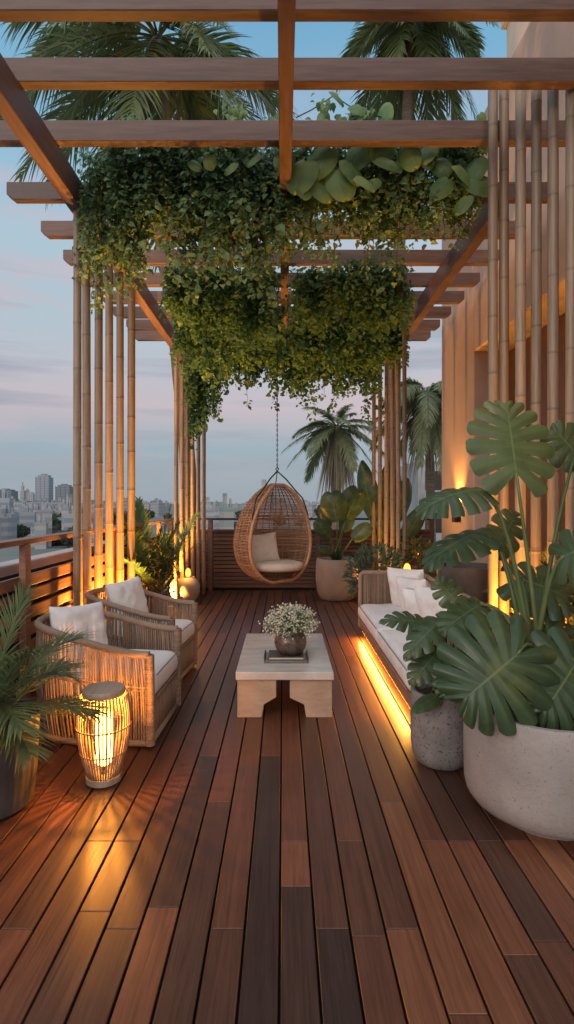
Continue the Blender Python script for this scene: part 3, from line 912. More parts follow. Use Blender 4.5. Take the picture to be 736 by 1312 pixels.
# ------------------------------------------------------------------ coffee table and what stands on it
def build_table():
    rt = thing('coffee_table', 'low pale stone coffee table with cut-out block legs in the middle of the deck', 'table', (0.012, 4.78, 0))
    x0, x1, y0, y1, zt = -0.363, 0.387, 4.17, 5.42, 0.36
    mb = MB(); mb.box(x0, x1, y0, y1, zt - .06, zt); link('table_top', mb, M['table_top'], rt, bevel=0.006)
    zl = zt - .0605
    for (ya, yb) in ((y0 + .035, y0 + .40), (y1 - .40, y1 - .035)):
        mb = MB(); mb.prism([(x0 + .01, 0), (x0 + .20, 0), (x0 + .215, .10), (x0 + .31, .155), (x0 + .31, zl), (x0 + .01, zl)], ya, yb); link('leg', mb, M['table_leg'], rt, bevel=0.006)
        mb = MB(); mb.prism([(x1 - .01, 0), (x1 - .01, zl), (x1 - .335, zl), (x1 - .335, .15), (x1 - .225, .10), (x1 - .21, 0)], ya, yb); link('leg', mb, M['table_leg'], rt, bevel=0.006)
    # tray of glass with books
    t = thing('glass_tray', 'clear glass tray with dark handles on the stone table top', 'tray', (0.0, 4.52, zt))
    mb = MB(); mb.box(-.155, .205, 4.40, 4.70, zt + .001, zt + .013); link('plate', mb, M['glass'], t, bevel=0.003)
    for x in (-.15, .20):
        mb = MB(); mb.tube([(x, 4.46, zt + .013), (x, 4.46, zt + .04), (x, 4.64, zt + .04), (x, 4.64, zt + .013)], 0.007, 6); link('handle', mb, M['dark_metal'], t, smooth='auto')
    b = thing('book', 'dark closed book lying on the glass tray below the vase', 'book', (.02, 4.54, zt + .014))
    mb = MB(); mb.box(-.12, .17, 4.45, 4.67, zt + .0142, zt + .018); mb.box(-.12, .17, 4.45, 4.67, zt + .032, zt + .036); mb.box(-.12, -.116, 4.45, 4.67, zt + .0182, zt + .0318); link('cover', mb, M['book'], b)
    mb = MB(); mb.box(-.114, .165, 4.455, 4.665, zt + .0183, zt + .0317); link('pages', mb, M['paper'], b)
    vz = zt + .037
    vc = Vector((.062, 4.56, vz))
    v = thing('vase', 'round hammered bronze vase standing on the coffee table', 'vase', vc)
    mb = MB(); mb.lathe([(.07, 0), (.095, .01), (.125, .05), (.137, .095), (.130, .14), (.108, .172), (.09, .185), (.092, .195), (.082, .195), (.078, .18), (.09, .14)], vc, 40); link('body', mb, M['hammered'], v, smooth=True)
    rnd = random.Random(9)
    bq = thing('bouquet', 'airy bunch of tiny cream blossoms filling the bronze vase', 'flowers', vc + Vector((0, 0, .18)))
    st, lf, bl = MB(), MB(), MB()
    for i in range(150):
        a = rnd.uniform(0, 2 * pi); el = rnd.uniform(0.05, 1.45); r = 0.215 * rnd.uniform(.72, 1.05)
        d = Vector((cos(a) * cos(el) * 1.05, sin(a) * cos(el) * 1.0, sin(el) * .95))
        p0 = vc + Vector((cos(a) * .05, sin(a) * .05, .17)); p1 = vc + Vector((0, 0, .185)) + d * r
        mid = p0.lerp(p1, .5) + Vector((0, 0, .02))
        st.cur = (rnd.random(), 0, 0); st.tube([p0, mid, p1], 0.0016, 3, cap=False)
        for k in range(5):
            q = mid.lerp(p1, rnd.random()) + Vector((rnd.gauss(0, .012), rnd.gauss(0, .012), rnd.gauss(0, .012)))
            lf.leaf(q, Vector((rnd.gauss(0, 1), rnd.gauss(0, 1), rnd.gauss(.3, 1))), Vector((rnd.gauss(0, 1), rnd.gauss(0, 1), 1)), rnd.uniform(.02, .035), .014, (rnd.random(), 0, 0))
        for k in range(13):
            q = p1 + Vector((rnd.gauss(0, .024), rnd.gauss(0, .024), rnd.gauss(0, .02)))
            ax = Vector((rnd.gauss(0, 1), rnd.gauss(-.3, 1), rnd.gauss(.5, 1))).normalized()
            o = ax.orthogonal().normalized(); o2 = ax.cross(o); s_ = rnd.uniform(.005, .0085); tn = (rnd.random(), 0, 0)
            for j in range(4):
                a1 = pi / 2 * j + .3; e1 = o * cos(a1) + o2 * sin(a1); e2 = o * cos(a1 + .8) + o2 * sin(a1 + .8); e0 = o * cos(a1 - .8) + o2 * sin(a1 - .8)
                b0 = len(bl.v)
                for z in (q, q + e0 * s_ * .7 + ax * s_ * .2, q + e1 * s_ * 1.3 + ax * s_ * .4, q + e2 * s_ * .7 + ax * s_ * .2): bl.vert(z, tn)
                bl.f.append((b0, b0 + 1, b0 + 2, b0 + 3))
    link('flower_stem', st, M['flower_leaf'], bq); link('foliage', lf, M['flower_leaf'], bq); link('blossom', bl, M['blossom'], bq)


build_table()


# ------------------------------------------------------------------ sofa
def build_sofa():
    x0, x1, y0, y1 = 0.93, 1.70, 3.96, 6.82
    rt = thing('sofa', 'low white cushioned sofa with woven rope arms along the right side', 'sofa', ((x0 + x1) / 2, (y0 + y1) / 2, 0))
    rnd = random.Random(31)
    mb = MB(); mb.box(x0 + .02, x1, y0 + .02, y1 - .02, .12, .235); link('base_frame', mb, M['frame_wood'], rt, bevel=0.008)
    mb = MB(); mb.box(x0 + .16, x1 - .1, y0 + .2, y1 - .2, 0, .119); link('plinth', mb, M['dark_metal'], rt)
    ah = .79
    for y in (y0 + .03, y1 - .03):
        mb = MB(); mb.tube([(x0 + .03, y, .12), (x0 + .03, y, ah - .03), (x0 + .06, y, ah), (x1 - .05, y, ah), (x1 - .02, y, ah - .03), (x1 - .02, y, .12)], 0.028, 10)
        f = link('arm_frame', mb, M['rope'], rt, smooth='auto')
        mb = MB(); n = 46
        for i in range(n):
            x = x0 + .065 + (x1 - x0 - .11) * i / (n - 1); mb.cur = (rnd.random(), 0, 0)
            mb.tube([(x, y - .012, .13), (x + rnd.uniform(-.003, .003), y - .013, .45), (x, y - .012, ah)], .0062, 5)
            mb.tube([(x, y + .012, .13), (x, y + .012, ah)], .0062, 4)
        link('cord_weave', mb, M['rope'], f, smooth=True)
    mb = MB(); mb.tube([(x1 - .02, y0 + .05, ah), (x1 - .02, y1 - .05, ah)], .028, 8)
    bf = link('back_rail', mb, M['rope'], rt, smooth='auto')
    mb = MB(); n = 130
    for i in range(n):
        y = y0 + .08 + (y1 - y0 - .16) * i / (n - 1); mb.cur = (rnd.random(), 0, 0)
        mb.tube([(x1 - .02, y, .13), (x1 - .02, y, ah)], .0066, 4)
    link('cord_weave', mb, M['rope'], bf, smooth=True)
    ym = (y0 + y1) / 2
    for k, (ya, yb) in enumerate(((y0 + .075, ym - .004), (ym + .004, y1 - .075))):
        mb = slab_cushion(x0 + .01, x1 - .06, ya, yb, .236, .415, 5 + k, .022)
        o = link('seat_cushion', mb, M['linen'], rt, smooth=True)
        mb = MB()
        for z in (.252, .398):
            mb.tube([(x0 - .006, ya + .05 + (yb - ya - .1) * i / 12, z + .004) for i in range(13)], .005, 5)
        link('piping', mb, M['piping'], o, smooth=True)
    # led strip under the front edge
    s_ = thing('strip_light', 'warm strip light glowing on the deck under the sofa front', 'light', (x0 + .05, ym, .1), 'warm strip lights')
    mb = MB(); mb.box(x0 + .03, x0 + .055, y0 + .05, y1 - .15, .098, .118); link('housing', mb, M['dark_metal'], s_)
    mb = MB(); mb.box(x0 + .033, x0 + .052, y0 + .06, y1 - .16, .092, .0975); link('lens', mb, M['strip'], s_)
    lamp('strip_lamp', 'AREA', (x0 + .02, ym, .088), 36, s_, y1 - y0 - .3, aim=(-.35, 0, -1), sy=.02)
    for o in list(s_.children):
        if o.type == 'LIGHT':
            # long side along the sofa
            z = -Vector((-.35, 0, -1)).normalized(); xx = Vector((0, 1, 0)); yy = z.cross(xx)
            o.rotation_euler = Matrix((xx, yy, z)).transposed().to_euler()


build_sofa()
PT = [('white sofa cushion propped against the far woven arm', 6.38, 1.46, 50, 12, .52, 12), ('white sofa cushion second from the far arm, tilted back', 5.72, 1.40, 68, 16, .50, 13),
      ('rumpled white sofa cushion in the middle of the seat', 5.10, 1.36, 40, 24, .48, 14), ('white sofa cushion nearest the monstera, half hidden by leaves', 4.85, 1.42, 62, 16, .54, 15)]
for (lb, y, x, rz, tl, s_, sd) in PT:
    pillow(lb, (x, y, .415 + s_ * .46), (radians(tl), radians(random.uniform(-5, 5)), radians(-rz)), s_, s_ * .96, .25, sd)


# ------------------------------------------------------------------ hanging egg chair
def build_egg():
    D = 7.45; c = Vector((-0.10, D, 0.56)); HT = 1.37; RM = 0.565
    rt = thing('hanging_chair', 'egg shaped rattan hanging chair on a chain from the centre beam', 'hanging chair', c)
    rnd = random.Random(8)

    def R(t):
        if t < .40: return RM * max(1 - ((.40 - t) / .40) ** 2.3, 0) ** .5
        return RM * max(1 - ((t - .40) / .60) ** 1.85, 0) ** .60
    phi = radians(-90 + 43); cut = 0.12

    def pt(a, t, off=0.0):
        r = R(t) + off
        return c + Vector((r * cos(phi + a) * 1.0, r * sin(phi + a), t * HT))

    def alpha(t):
        r = R(t)
        cc = cut * (1.0 if t < .9 else 1 - (t - .9) * 6)
        return math.acos(min(max(cc / r, -1), 1)) if r > cc else 0.0
    mb = MB(); nr = 66
    for j in range(nr):
        t = .012 + .972 * j / (nr - 1)
        al = alpha(t); k = max(10, int(R(t) / RM * 60))
        mb.cur = (rnd.random(), 0, 0)
        pts = []
        for i in range(k + 1):
            a = al + (2 * pi - 2 * al) * i / k
            pts.append(pt(a, t, 0.006 * (1 if (i + j) % 2 else -1)))
        mb.tube(pts, 0.0076, 4, cap=False)
    link('woven_shell', mb, M['rattan'], rt, smooth=True)
    mb = MB(); nb = 34
    for i in range(nb):
        a = 2 * pi * i / nb
        run = []
        for j in range(41):
            t = .005 + .985 * j / 40
            al = alpha(t); aa = a % (2 * pi)
            if aa > al and aa < 2 * pi - al: run.append(pt(a, t))
            elif len(run) > 1:
                mb.cur = (rnd.random(), 0, 0); mb.tube(run, .0075, 5); run = []
            else: run = []
        if len(run) > 1: mb.cur = (rnd.random(), 0, 0); mb.tube(run, .0075, 5)
    link('rib_cane', mb, M['rattan'], rt, smooth=True)
    # thick opening rim
    ts = [.028 + .95 * j / 44 for j in range(45)]
    ts = [t for t in ts if alpha(t) > 0.02]
    loop = [pt(alpha(t), t) for t in ts] + [pt(-alpha(t), t) for t in reversed(ts)]
    mb = MB(); mb.cur = (.9, 0, 0); mb.tube(loop, .024, 8, closed=True)
    link('opening_rim', mb, M['rattan'], rt, smooth=True)
    mb = MB()
    for t in (.42, .66):
        al = alpha(t); mb.cur = (.6, 0, 0)
        mb.tube([pt(al + (2 * pi - 2 * al) * i / 40, t, -.012) for i in range(41)], .011, 6)
    link('hoop', mb, M['rattan'], rt, smooth=True)
    # hanger
    apex = c + Vector((0.02, 0, HT + .16)); mb = MB()
    for sg in (-1, 1):
        a = sg * 1.35
        q = pt(a, .64, .02) if sg < 0 else pt(a, .60, .02)
        side = pt(a, .85, .10)
        mb.tube([apex, apex.lerp(side, .35) + Vector((0, 0, .02)), apex.lerp(side, .75), side, q.lerp(side, .4) + (q - c).normalized() * .02, q], .010, 8)
    mb.tube([apex, c + Vector((0, 0, HT - .01))], .006, 6)
    mb.tube([apex + Vector((0, 0, .03)) + Vector((.02 * cos(a), 0, .02 * sin(a))) for a in [2 * pi * i / 10 for i in range(10)]], .006, 6, closed=True)
    link('hanger', mb, M['dark_metal'], rt, smooth=True)
    mb = MB(); z = apex.z + .05; i = 0
    while z < H + 2.86:
        pts = []
        for k in range(8):
            a = 2 * pi * k / 8; u, w_ = .008 * cos(a), .022 * sin(a)
            pts.append((apex.x + (u if i % 2 else 0), apex.y + (0 if i % 2 else u), z + w_))
        mb.tube(pts, .004, 4, closed=True); z += .034; i += 1
    link('chain', mb, M['dark_metal'], rt, smooth=True)
    # seat pad
    mb = MB()
    prof = []
    zc = .135 * HT
    prof = [(.02, -.045), (.30, -.05), (.35, -.03), (.37, .01), (.35, .05), (.28, .068), (.02, .075)]
    fx, fy = cos(phi), sin(phi)
    mb.lathe([(r, z) for r, z in prof], c + Vector((fx * .02, fy * .02, zc + .05)), 40)
    link('seat_pad', mb, M['beige'], rt, smooth=True)
    return c, phi


ec, ephi = build_egg()
pillow('beige square cushion leaning inside the hanging rattan chair', ec + Vector((-.17, .06, .475)), (radians(-14), radians(-6), radians(14)), .42, .42, .16, 21, 'beige')


# ------------------------------------------------------------------ planters
def planter(name, label, prof, c, mat, soil_r, soil_z, n=48, wob=None, group=None):
    rt = thing(name, label, 'planter', c, group)
    mb = MB(); mb.lathe(prof, c, n, wob); link('pot', mb, M[mat], rt, smooth='auto')
    mb = MB(); cc = Vector(c); k = 28
    b0 = mb.vert(cc + Vector((0, 0, soil_z + .02)))
    prev = None
    for ring in range(1, 5):
        cur = []
        for i in range(k):
            a = 2 * pi * i / k; r = soil_r * ring / 4
            cur.append(mb.vert(cc + Vector((r * cos(a), r * sin(a), soil_z + .02 * noise.noise(Vector((r * 9 * cos(a), r * 9 * sin(a), 0)))))))
        for i in range(k):
            if prev: mb.f.append((prev[i], cur[i], cur[(i + 1) % k], prev[(i + 1) % k]))
            else: mb.f.append((b0, cur[i], cur[(i + 1) % k]))
        prev = cur
    link('soil', mb, M['soil'], rt, smooth=True)
    return rt


def pot_prof(r, h, rb, foot, lip=.03, bulge=1.0):
    return [(rb * .8, 0), (rb * .82, foot * .85), (rb * .86, foot), (rb, foot + h * .06), (r * .93, foot + h * .17), (r * bulge, foot + h * .34), (r * bulge, h * .72), (r, h - .012), (r - .006, h), (r - lip, h), (r - lip - .006, h - .012), (r - lip * 1.3, h - .12)]


BP = Vector((1.40, 2.93, 0)); BH = .585
planter('planter', 'large round pale cast stone planter in the right foreground', [(.26, 0), (.27, .035), (.30, .043), (.34, .050), (.375, .070), (.397, .100), (.408, .145), (.41, .20), (.412, .34), (.412, BH - .015), (.405, BH), (.378, BH), (.371, BH - .012), (.365, BH - .12)], BP, 'terrazzo', .367, BH - .05)
GP = Vector((1.01, 3.50, 0)); GH = .46
planter('planter', 'small grey pitted stone planter beside the large pale one', [(.13, 0), (.155, .012), (.178, .06), (.188, .14), (.190, .34), (.186, .45), (.180, .46), (.163, .46), (.16, .45), (.155, .36)], GP, 'grey_stone', .157, GH - .045)
CP = Vector((.935, 9.45, 0))
planter('planter', 'wide beige clay planter at the far fence right of the hanging chair', [(.27, 0), (.30, .02), (.345, .14), (.372, .34), (.372, .55), (.355, .68), (.345, .70), (.315, .70), (.31, .66), (.30, .6)], CP, 'clay', .305, .64)
LP = Vector((-1.62, 9.0, 0))
planter('planter', 'round bellied clay pot below the far left corner lamp', [(.13, 0), (.15, .015), (.21, .09), (.25, .2), (.248, .29), (.215, .38), (.17, .42), (.16, .44), (.145, .44), (.14, .42)], LP, 'clay', .142, .40)
FP = Vector((-1.60, 2.98, 0))
planter('planter', 'dark ribbed pot of the palm at the left edge', [(.19, 0), (.215, .02), (.235, .18), (.245, .42), (.245, .50), (.22, .50), (.215, .46)], FP, 'charcoal', .22, .45, 96, lambda a, z: 1 + .012 * cos(a * 32))
AP = Vector((-1.86, 7.75, 0))
planter('planter', 'dark tub hidden under the shrub behind the farther armchair', [(.2, 0), (.22, .02), (.24, .3), (.24, .34), (.215, .34), (.21, .3)], AP, 'charcoal', .212, .3)


TP = Vector((2.06, 6.1, 0))
planter('planter', 'tall charcoal planter behind the sofa cushions by the house', [(.22, 0), (.24, .02), (.30, .5), (.33, .85), (.335, .96), (.31, .96), (.305, .85)], TP, 'charcoal', .306, .88)


# ------------------------------------------------------------------ plants
def arc(p0, p1, lift=0.15, n=8, side=Vector((0, 0, 0))):
    p0, p1 = Vector(p0), Vector(p1); o = []
    for i in range(n + 1):
        u = i / n
        o.append(p0.lerp(p1, u) + Vector((0, 0, lift * sin(pi * u * .75) * (1 - .2 * u))) + side * sin(pi * u))
    o[-1] = o[-1]
    # drop so that it ends exactly on p1
    e = o[-1] - p1
    return [q - e * (i / n) for i, q in enumerate(o)]


def monstera_plant(label, root, leaves, rad=0.011):
    rt = thing('monstera', label, 'plant', root, 'monstera plants')
    rnd = random.Random(len(leaves))
    for i, lf in enumerate(leaves):
        base, tip, nrm, W, kw = lf
        a = 2 * pi * i / len(leaves)
        r0 = Vector(root) + Vector((.06 * cos(a), .06 * sin(a), 0))
        mb = MB(); mb.cur = (rnd.random(), 0, 0)
        lift = kw.pop('lift', .12)
        pts = arc(r0, base, lift)
        mb.tube(pts, [rad * (1.25 - .6 * k / 8) for k in range(9)], 8)
        st = link('petiole', mb, M['petiole'], rt, smooth=True)
        mb = MB(); kw.setdefault('r0', rnd.uniform(.15, .8))
        mb.split_leaf(base, tip, nrm, W, **kw)
        link('leaf', mb, M['monstera'], rt, smooth=True)
    return rt


V = Vector
root = BP + V((0.0, .05, BH - .05))
big = [
    # front hero leaf, facing the viewer
    (at(664, 838, 2.70), at(594, 898, 2.60), V((-.10, -.93, .36)), .295, dict(n=8, slit=.23, vs=.32, cup=.22, droop=.10, r0=.22, lift=.30, back=165, nv=10, nf=8)),
    # tall top leaf held upright
    (at(662, 606, 3.05), at(650, 512, 3.2), V((.05, -.95, -.25)), .265, dict(n=7, slit=.23, vs=.3, cup=.12, droop=.02, r0=.8, lift=.05, back=140)),
    # arching leaf to the left
    (at(614, 626, 3.1), at(542, 632, 3.0), V((.12, -.38, .9)), .17, dict(n=7, slit=.23, cup=.35, droop=.30, r0=.35, lift=.55)),
    # mid left, dark drooping
    (at(622, 678, 3.3), at(545, 702, 3.15), V((-.1, -.32, .94)), .18, dict(n=7, slit=.23, cup=.3, droop=.25, r0=.2, lift=.4)),
    # right edge leaves
    (at(724, 712, 2.85), at(775, 690, 2.7), V((.05, -.8, .6)), .19, dict(n=6, slit=.25, cup=.2, droop=.15, r0=.35, lift=.35)),
    (at(738, 580, 3.3), at(712, 548, 3.3), V((.1, -.95, .2)), .16, dict(n=5, slit=.2, cup=.2, droop=.1, r0=.3, lift=.25)),
    (at(738, 850, 2.75), at(700, 915, 2.62), V((.10, -.9, .42)), .26, dict(n=7, slit=.23, cup=.2, droop=.12, r0=.2, lift=.3)),
    (at(668, 742, 3.35), at(735, 760, 3.25), V((.0, -.7, .7)), .22, dict(n=6, slit=.22, cup=.25, droop=.2, r0=.25, lift=.25)),
    (at(640, 700, 3.5), at(668, 650, 3.6), V((.1, -.9, .3)), .13, dict(n=5, slit=.3, cup=.2, droop=.15, r0=.15, lift=.2)),
    (at(615, 775, 3.2), at(570, 800, 3.05), V((-.2, -.7, .66)), .13, dict(n=6, slit=.35, cup=.25, droop=.2, r0=.3, lift=.3)),
    (at(700, 800, 3.2), at(742, 850, 3.1), V((.1, -.8, .6)), .2, dict(n=6, slit=.22, cup=.25, droop=.2, r0=.15, lift=.25)),
]
monstera_plant('huge monstera with split leaves growing from the large pale planter', root, big, .013)
root2 = GP + V((0, 0, GH - .05))
small = [
    (at(585, 770, 3.45), at(560, 742, 3.5), V((-.1, -.9, .4)), .10, dict(n=5, slit=.35, cup=.2, droop=.1, lift=.05)),
    (at(572, 790, 3.35), at(520, 828, 3.15), V((-.25, -.65, .7)), .11, dict(n=6, slit=.28, cup=.3, droop=.28, lift=.2, r0=.35)),
    (at(562, 835, 3.3), at(528, 870, 3.15), V((-.3, -.8, .5)), .10, dict(n=6, slit=.22, cup=.25, droop=.2, lift=.15, r0=.2)),
    (at(578, 850, 3.25), at(572, 892, 3.1), V((.0, -.95, .3)), .095, dict(n=6, slit=.25, cup=.3, droop=.1, lift=.15, r0=.4)),
    (at(560, 892, 3.3), at(528, 910, 3.18), V((-.1, -.5, .86)), .055, dict(n=4, slit=.0, cup=.2, droop=.1, lift=.08, r0=.4)),
    (at(600, 812, 3.5), at(590, 760, 3.6), V((0, -.95, .3)), .11, dict(n=5, slit=.4, cup=.2, droop=.1, lift=.05, r0=.15)),
    (at(552, 800, 3.5), at(500, 782, 3.4), V((-.2, -.6, .75)), .10, dict(n=6, slit=.28, cup=.3, droop=.35, lift=.2, r0=.2)),
    (at(590, 835, 3.4), at(612, 880, 3.3), V((.1, -.9, .4)), .09, dict(n=5, slit=.3, cup=.25, droop=.1, lift=.12, r0=.1)),
]
monstera_plant('young monstera with small split leaves in the grey stone planter', root2, small, .007)


def frond(mb, sm, p0, d, L, lw, ll, rnd, droop=.5, n=26, start=.18, ang=.9, tbase=.4, twist=0.0, fall=0.25, rad=.008):
    """pinnate frond: rachis along an arc with paired leaflets"""
    d = V(d).normalized(); pts = []
    hz = V((d.x, d.y, 0)); 
    for i in range(n + 1):
        u = i / n
        pts.append(V(p0) + d * (L * u) + V((0, 0, -droop * L * u * u)))
    sm.cur = (rnd.random(), 0, 0)
    sm.tube(pts[::2] if n % 2 == 0 else pts, [rad * (1 - .8 * k / (n // 2)) for k in range(n // 2 + 1)] if n % 2 == 0 else rad, 5, cap=False)
    for i in range(n):
        u = i / n
        if u < start: continue
        tg = (pts[i + 1] - pts[i]).normalized()
        side = tg.cross(V((0, 0, 1)))
        if side.length < .05: side = V((1, 0, 0))
        side.normalize(); up = side.cross(tg)
        if twist: 
            q = Quaternion(tg, twist); side = q @ side; up = q @ up
        k = (sin(pi * min((u - start) / (1 - start) * .86 + .12, 1))) ** .6
        for sg in (-1, 1):
            for h in (0, .5):
                pp = pts[i].lerp(pts[i + 1], h)
                a = ang * (1 - .55 * u) + rnd.uniform(-.12, .12)
                dd = side * sg * sin(a) + tg * cos(a) + up * rnd.uniform(.05, .3)
                mb.blade(pp, dd, up, ll * k * rnd.uniform(.85, 1.12), lw, (min(max(tbase + rnd.gauss(0, .18), 0), 1), 0, 0), fall * rnd.uniform(.6, 1.4), 3)


def potted_palm(label, root, specs, L, lw, ll, mat, seed, n=22, name='potted_palm', cat='plant', rad=.006, fall=.25, group=None):
    rt = thing(name, label, cat, root, group); rnd = random.Random(seed)
    for (d, l, dr) in specs:
        mb, sm = MB(), MB()
        frond(mb, sm, V(root) + V((rnd.gauss(0, .03), rnd.gauss(0, .03), 0)), d, L * l, lw, ll * (.6 + .4 * l), rnd, dr, n, tbase=rnd.uniform(.15, .75), rad=rad, fall=fall)
        f = link('frond', mb, M[mat], rt)
        link('frond_stem', sm, M['petiole'], f, smooth=True)
    return rt


fp = FP + V((0, 0, .45))
rnd = random.Random(77)
sp = [(V((.50, -.45, .70)), 1.0, .55), (V((.50, .1, .75)), 1.0, .5), (V((.25, -.55, .85)), .95, .4), (V((.42, .35, .9)), 1.15, .4), (V((.62, -.1, .42)), .9, .45), (V((.15, .2, 1)), 1.25, .25),
      (V((-.3, -.3, 1)), 1.1, .4), (V((-.6, .1, .8)), 1.0, .5), (V((.55, -.5, .32)), .78, .4), (V((.1, -.75, .7)), .9, .5), (V((-.4, .5, .8)), 1.0, .5), (V((.30, .65, .75)), 1.0, .5), (V((.52, .2, .16)), .8, .25), (V((.45, -.2, 1.05)), 1.2, .42)]
potted_palm('leafy palm in the dark ribbed pot at the left foreground edge', fp, sp, .76, .018, .27, 'palm', 5, 20)

ap = AP + V((0, 0, .3)); rnd = random.Random(12); sp = []
for i in range(17):
    a = rnd.uniform(0, 2 * pi); e = rnd.uniform(.9, 1.45)
    sp.append((V((cos(a) * cos(e), sin(a) * cos(e), sin(e))), rnd.uniform(.75, 1.2), rnd.uniform(.12, .38)))
potted_palm('upright areca palm between the two left bamboo screens', ap, sp, 1.62, .030, .30, 'areca', 6, 20, name='areca_palm')


def bush(name, label, c, rx, ry, rz, count, mat, seed, L=.05, W=.025, cat='shrub', up=.3, group=None, nstem=10):
    rt = thing(name, label, cat, c, group); rnd = random.Random(seed); c = V(c)
    lf, st = MB(), MB()
    for i in range(nstem):
        a = rnd.uniform(0, 2 * pi); e = rnd.uniform(.3, 1.4)
        p1 = c + V((rx * .7 * cos(a) * cos(e), ry * .7 * sin(a) * cos(e), rz * (.35 + .6 * sin(e))))
        st.tube(arc(c + V((rnd.gauss(0, .03), rnd.gauss(0, .03), 0)), p1, .05, 5), .006, 5)
    k = 0
    while k < count:
        x, y, z = rnd.uniform(-1, 1), rnd.uniform(-1, 1), rnd.uniform(0, 2)
        r2 = x * x + y * y + (z - 1) ** 2
        if r2 > 1 or (r2 < .3 and rnd.random() < .7): continue
        p = c + V((x * rx, y * ry, z * rz * .55))
        nz = noise.noise(p * (2.2 / max(rx, .2)) + V((seed, 0, 0)))
        if nz < -.18: continue
        out = V((x, y, (z - 1) + up)) + V((rnd.gauss(0, .5), rnd.gauss(0, .5), rnd.gauss(0, .5)))
        lf.leaf(p, out, V((rnd.gauss(0, .6), rnd.gauss(-.3, .6), 1)), L * rnd.uniform(.6, 1.3), W * rnd.uniform(.7, 1.3), (min(max(.45 + nz * .7 + rnd.gauss(0, .2), 0), 1), 0, 0))
        k += 1
    link('foliage', lf, M[mat], rt); link('stem', st, M['stem'], rt, smooth=True)
    return rt


def grassy(name, label, c, R, h, count, mat, seed, cat='plant', W=.012, dr=.5):
    rt = thing(name, label, cat, c); rnd = random.Random(seed); mb = MB()
    for i in range(count):
        a = rnd.uniform(0, 2 * pi); e = rnd.uniform(.35, 1.45)
        d = V((cos(a) * cos(e), sin(a) * cos(e), sin(e)))
        mb.blade(V(c) + V((rnd.gauss(0, R * .2), rnd.gauss(0, R * .2), rnd.uniform(0, h * .3))), d, V((0, 0, 1)), h * rnd.uniform(.5, 1.1), W * rnd.uniform(.7, 1.4), (rnd.random(), 0, 0), dr * rnd.uniform(.5, 1.3), 5)
    link('blade', mb, M[mat], rt)
    return rt


bush('shrub', 'fine leaved olive shrub at the deck edge behind the farther armchair', (-1.84, 7.85, .12), .33, .5, .95, 1500, 'shrub', 3, .055, .02)
grassy('grass_plant', 'arching grassy plant beside the round clay pot', (-1.98, 8.15, .05), .25, .6, 300, 'areca', 4)
bush('fern', 'grey green ferny plant behind the far sofa arm', (1.28, 7.45, .25), .42, .35, .75, 1100, 'fern', 5, .09, .03, 'plant')
bush('shrub', 'low leafy shrub glowing below the thin bamboo poles beyond the sofa', (1.95, 7.9, .15), .35, .6, .9, 1100, 'shrub', 6, .08, .035)
bush('shrub', 'dark leafy shrub behind the sofa back against the house', (2.45, 5.2, .1), .4, .9, 1.0, 1500, 'shrub', 7, .085, .04)
bush('shrub', 'leafy shrub under the thick right bamboo poles behind the planter', (2.05, 3.72, .05), .42, .36, 1.15, 1300, 'shrub', 8, .09, .04)

# broad leaved plant in the wide clay planter
rt = thing('bird_of_paradise', 'broad leaved plant standing in the wide clay planter at the far fence', 'plant', CP + V((0, 0, .64)))
rnd = random.Random(41)
for (bx, by, tx, ty, W, D2, nr, r0) in [(432, 668, 424, 632, .26, 9.4, V((-.2, -.95, .2)), .5), (444, 664, 462, 628, .28, 9.5, V((.35, -.9, .2)), .15), (424, 690, 405, 668, .15, 9.2, V((-.4, -.8, .4)), .3),
                                   (452, 690, 474, 672, .16, 9.2, V((.3, -.7, .6)), .4), (428, 705, 410, 700, .12, 9.2, V((-.2, -.6, .7)), .6), (440, 682, 450, 652, .15, 9.6, V((0, -.9, .4)), .25), (420, 676, 408, 648, .14, 9.6, V((-.5, -.8, .2)), .1)]:
    b_, tp = at(bx, by, D2), at(tx, ty, D2 - .08); r0 *= .45
    mb = MB(); mb.cur = (rnd.random(), 0, 0); mb.tube(arc(CP + V((rnd.gauss(0, .06), rnd.gauss(0, .06), .62)), b_, .06), [.016 - .001 * k for k in range(9)], 6); link('petiole', mb, M['petiole'], rt, smooth=True)
    mb = MB(); mb.split_leaf(b_, tp, nr, W, n=4, slit=0, cup=.3, droop=.12, r0=r0, back=100, shape=.1, ripple=.015); link('leaf', mb, M['monstera'], rt, smooth=True)
for i in range(16):
    a = rnd.uniform(0, 2 * pi); e = rnd.uniform(.6, 1.3); mb = MB()
    mb.blade(CP + V((0, 0, .62)), V((cos(a) * cos(e), sin(a) * cos(e), sin(e))), V((0, 0, 1)), rnd.uniform(.45, .75), .05, (rnd.random(), 0, 0), .35, 6); link('leaf', mb, M['areca'], rt)

# tall broad leaf plant at the wall corner
rt = thing('banana_plant', 'dark broad banana leaves rising behind the thin bamboo poles', 'plant', (1.75, 9.9, 0))
for (bx, by, tx, ty, W, nr, r0) in [(480, 668, 458, 588, .24, V((-.55, -.8, .2)), .1), (500, 650, 506, 590, .26, V((.2, -.95, .1)), .05), (512, 668, 530, 612, .24, V((.5, -.8, .2)), .1), (492, 690, 482, 640, .2, V((-.1, -.95, .3)), .2), (520, 690, 545, 650, .2, V((.3, -.85, .4)), .15)]:
    b_, tp = at(bx, by, 10.0), at(tx, ty, 9.95)
    mb = MB(); mb.cur = (.3, 0, 0); mb.tube(arc((1.75, 9.9, 0), b_, .05), [.03 - .002 * k for k in range(9)], 6); link('petiole', mb, M['petiole'], rt, smooth=True)
    mb = MB(); mb.split_leaf(b_, tp, nr, W, n=4, slit=0, cup=.35, droop=.12, r0=r0, back=95, shape=.1, ripple=.02); link('leaf', mb, M['monstera'], rt, smooth=True)


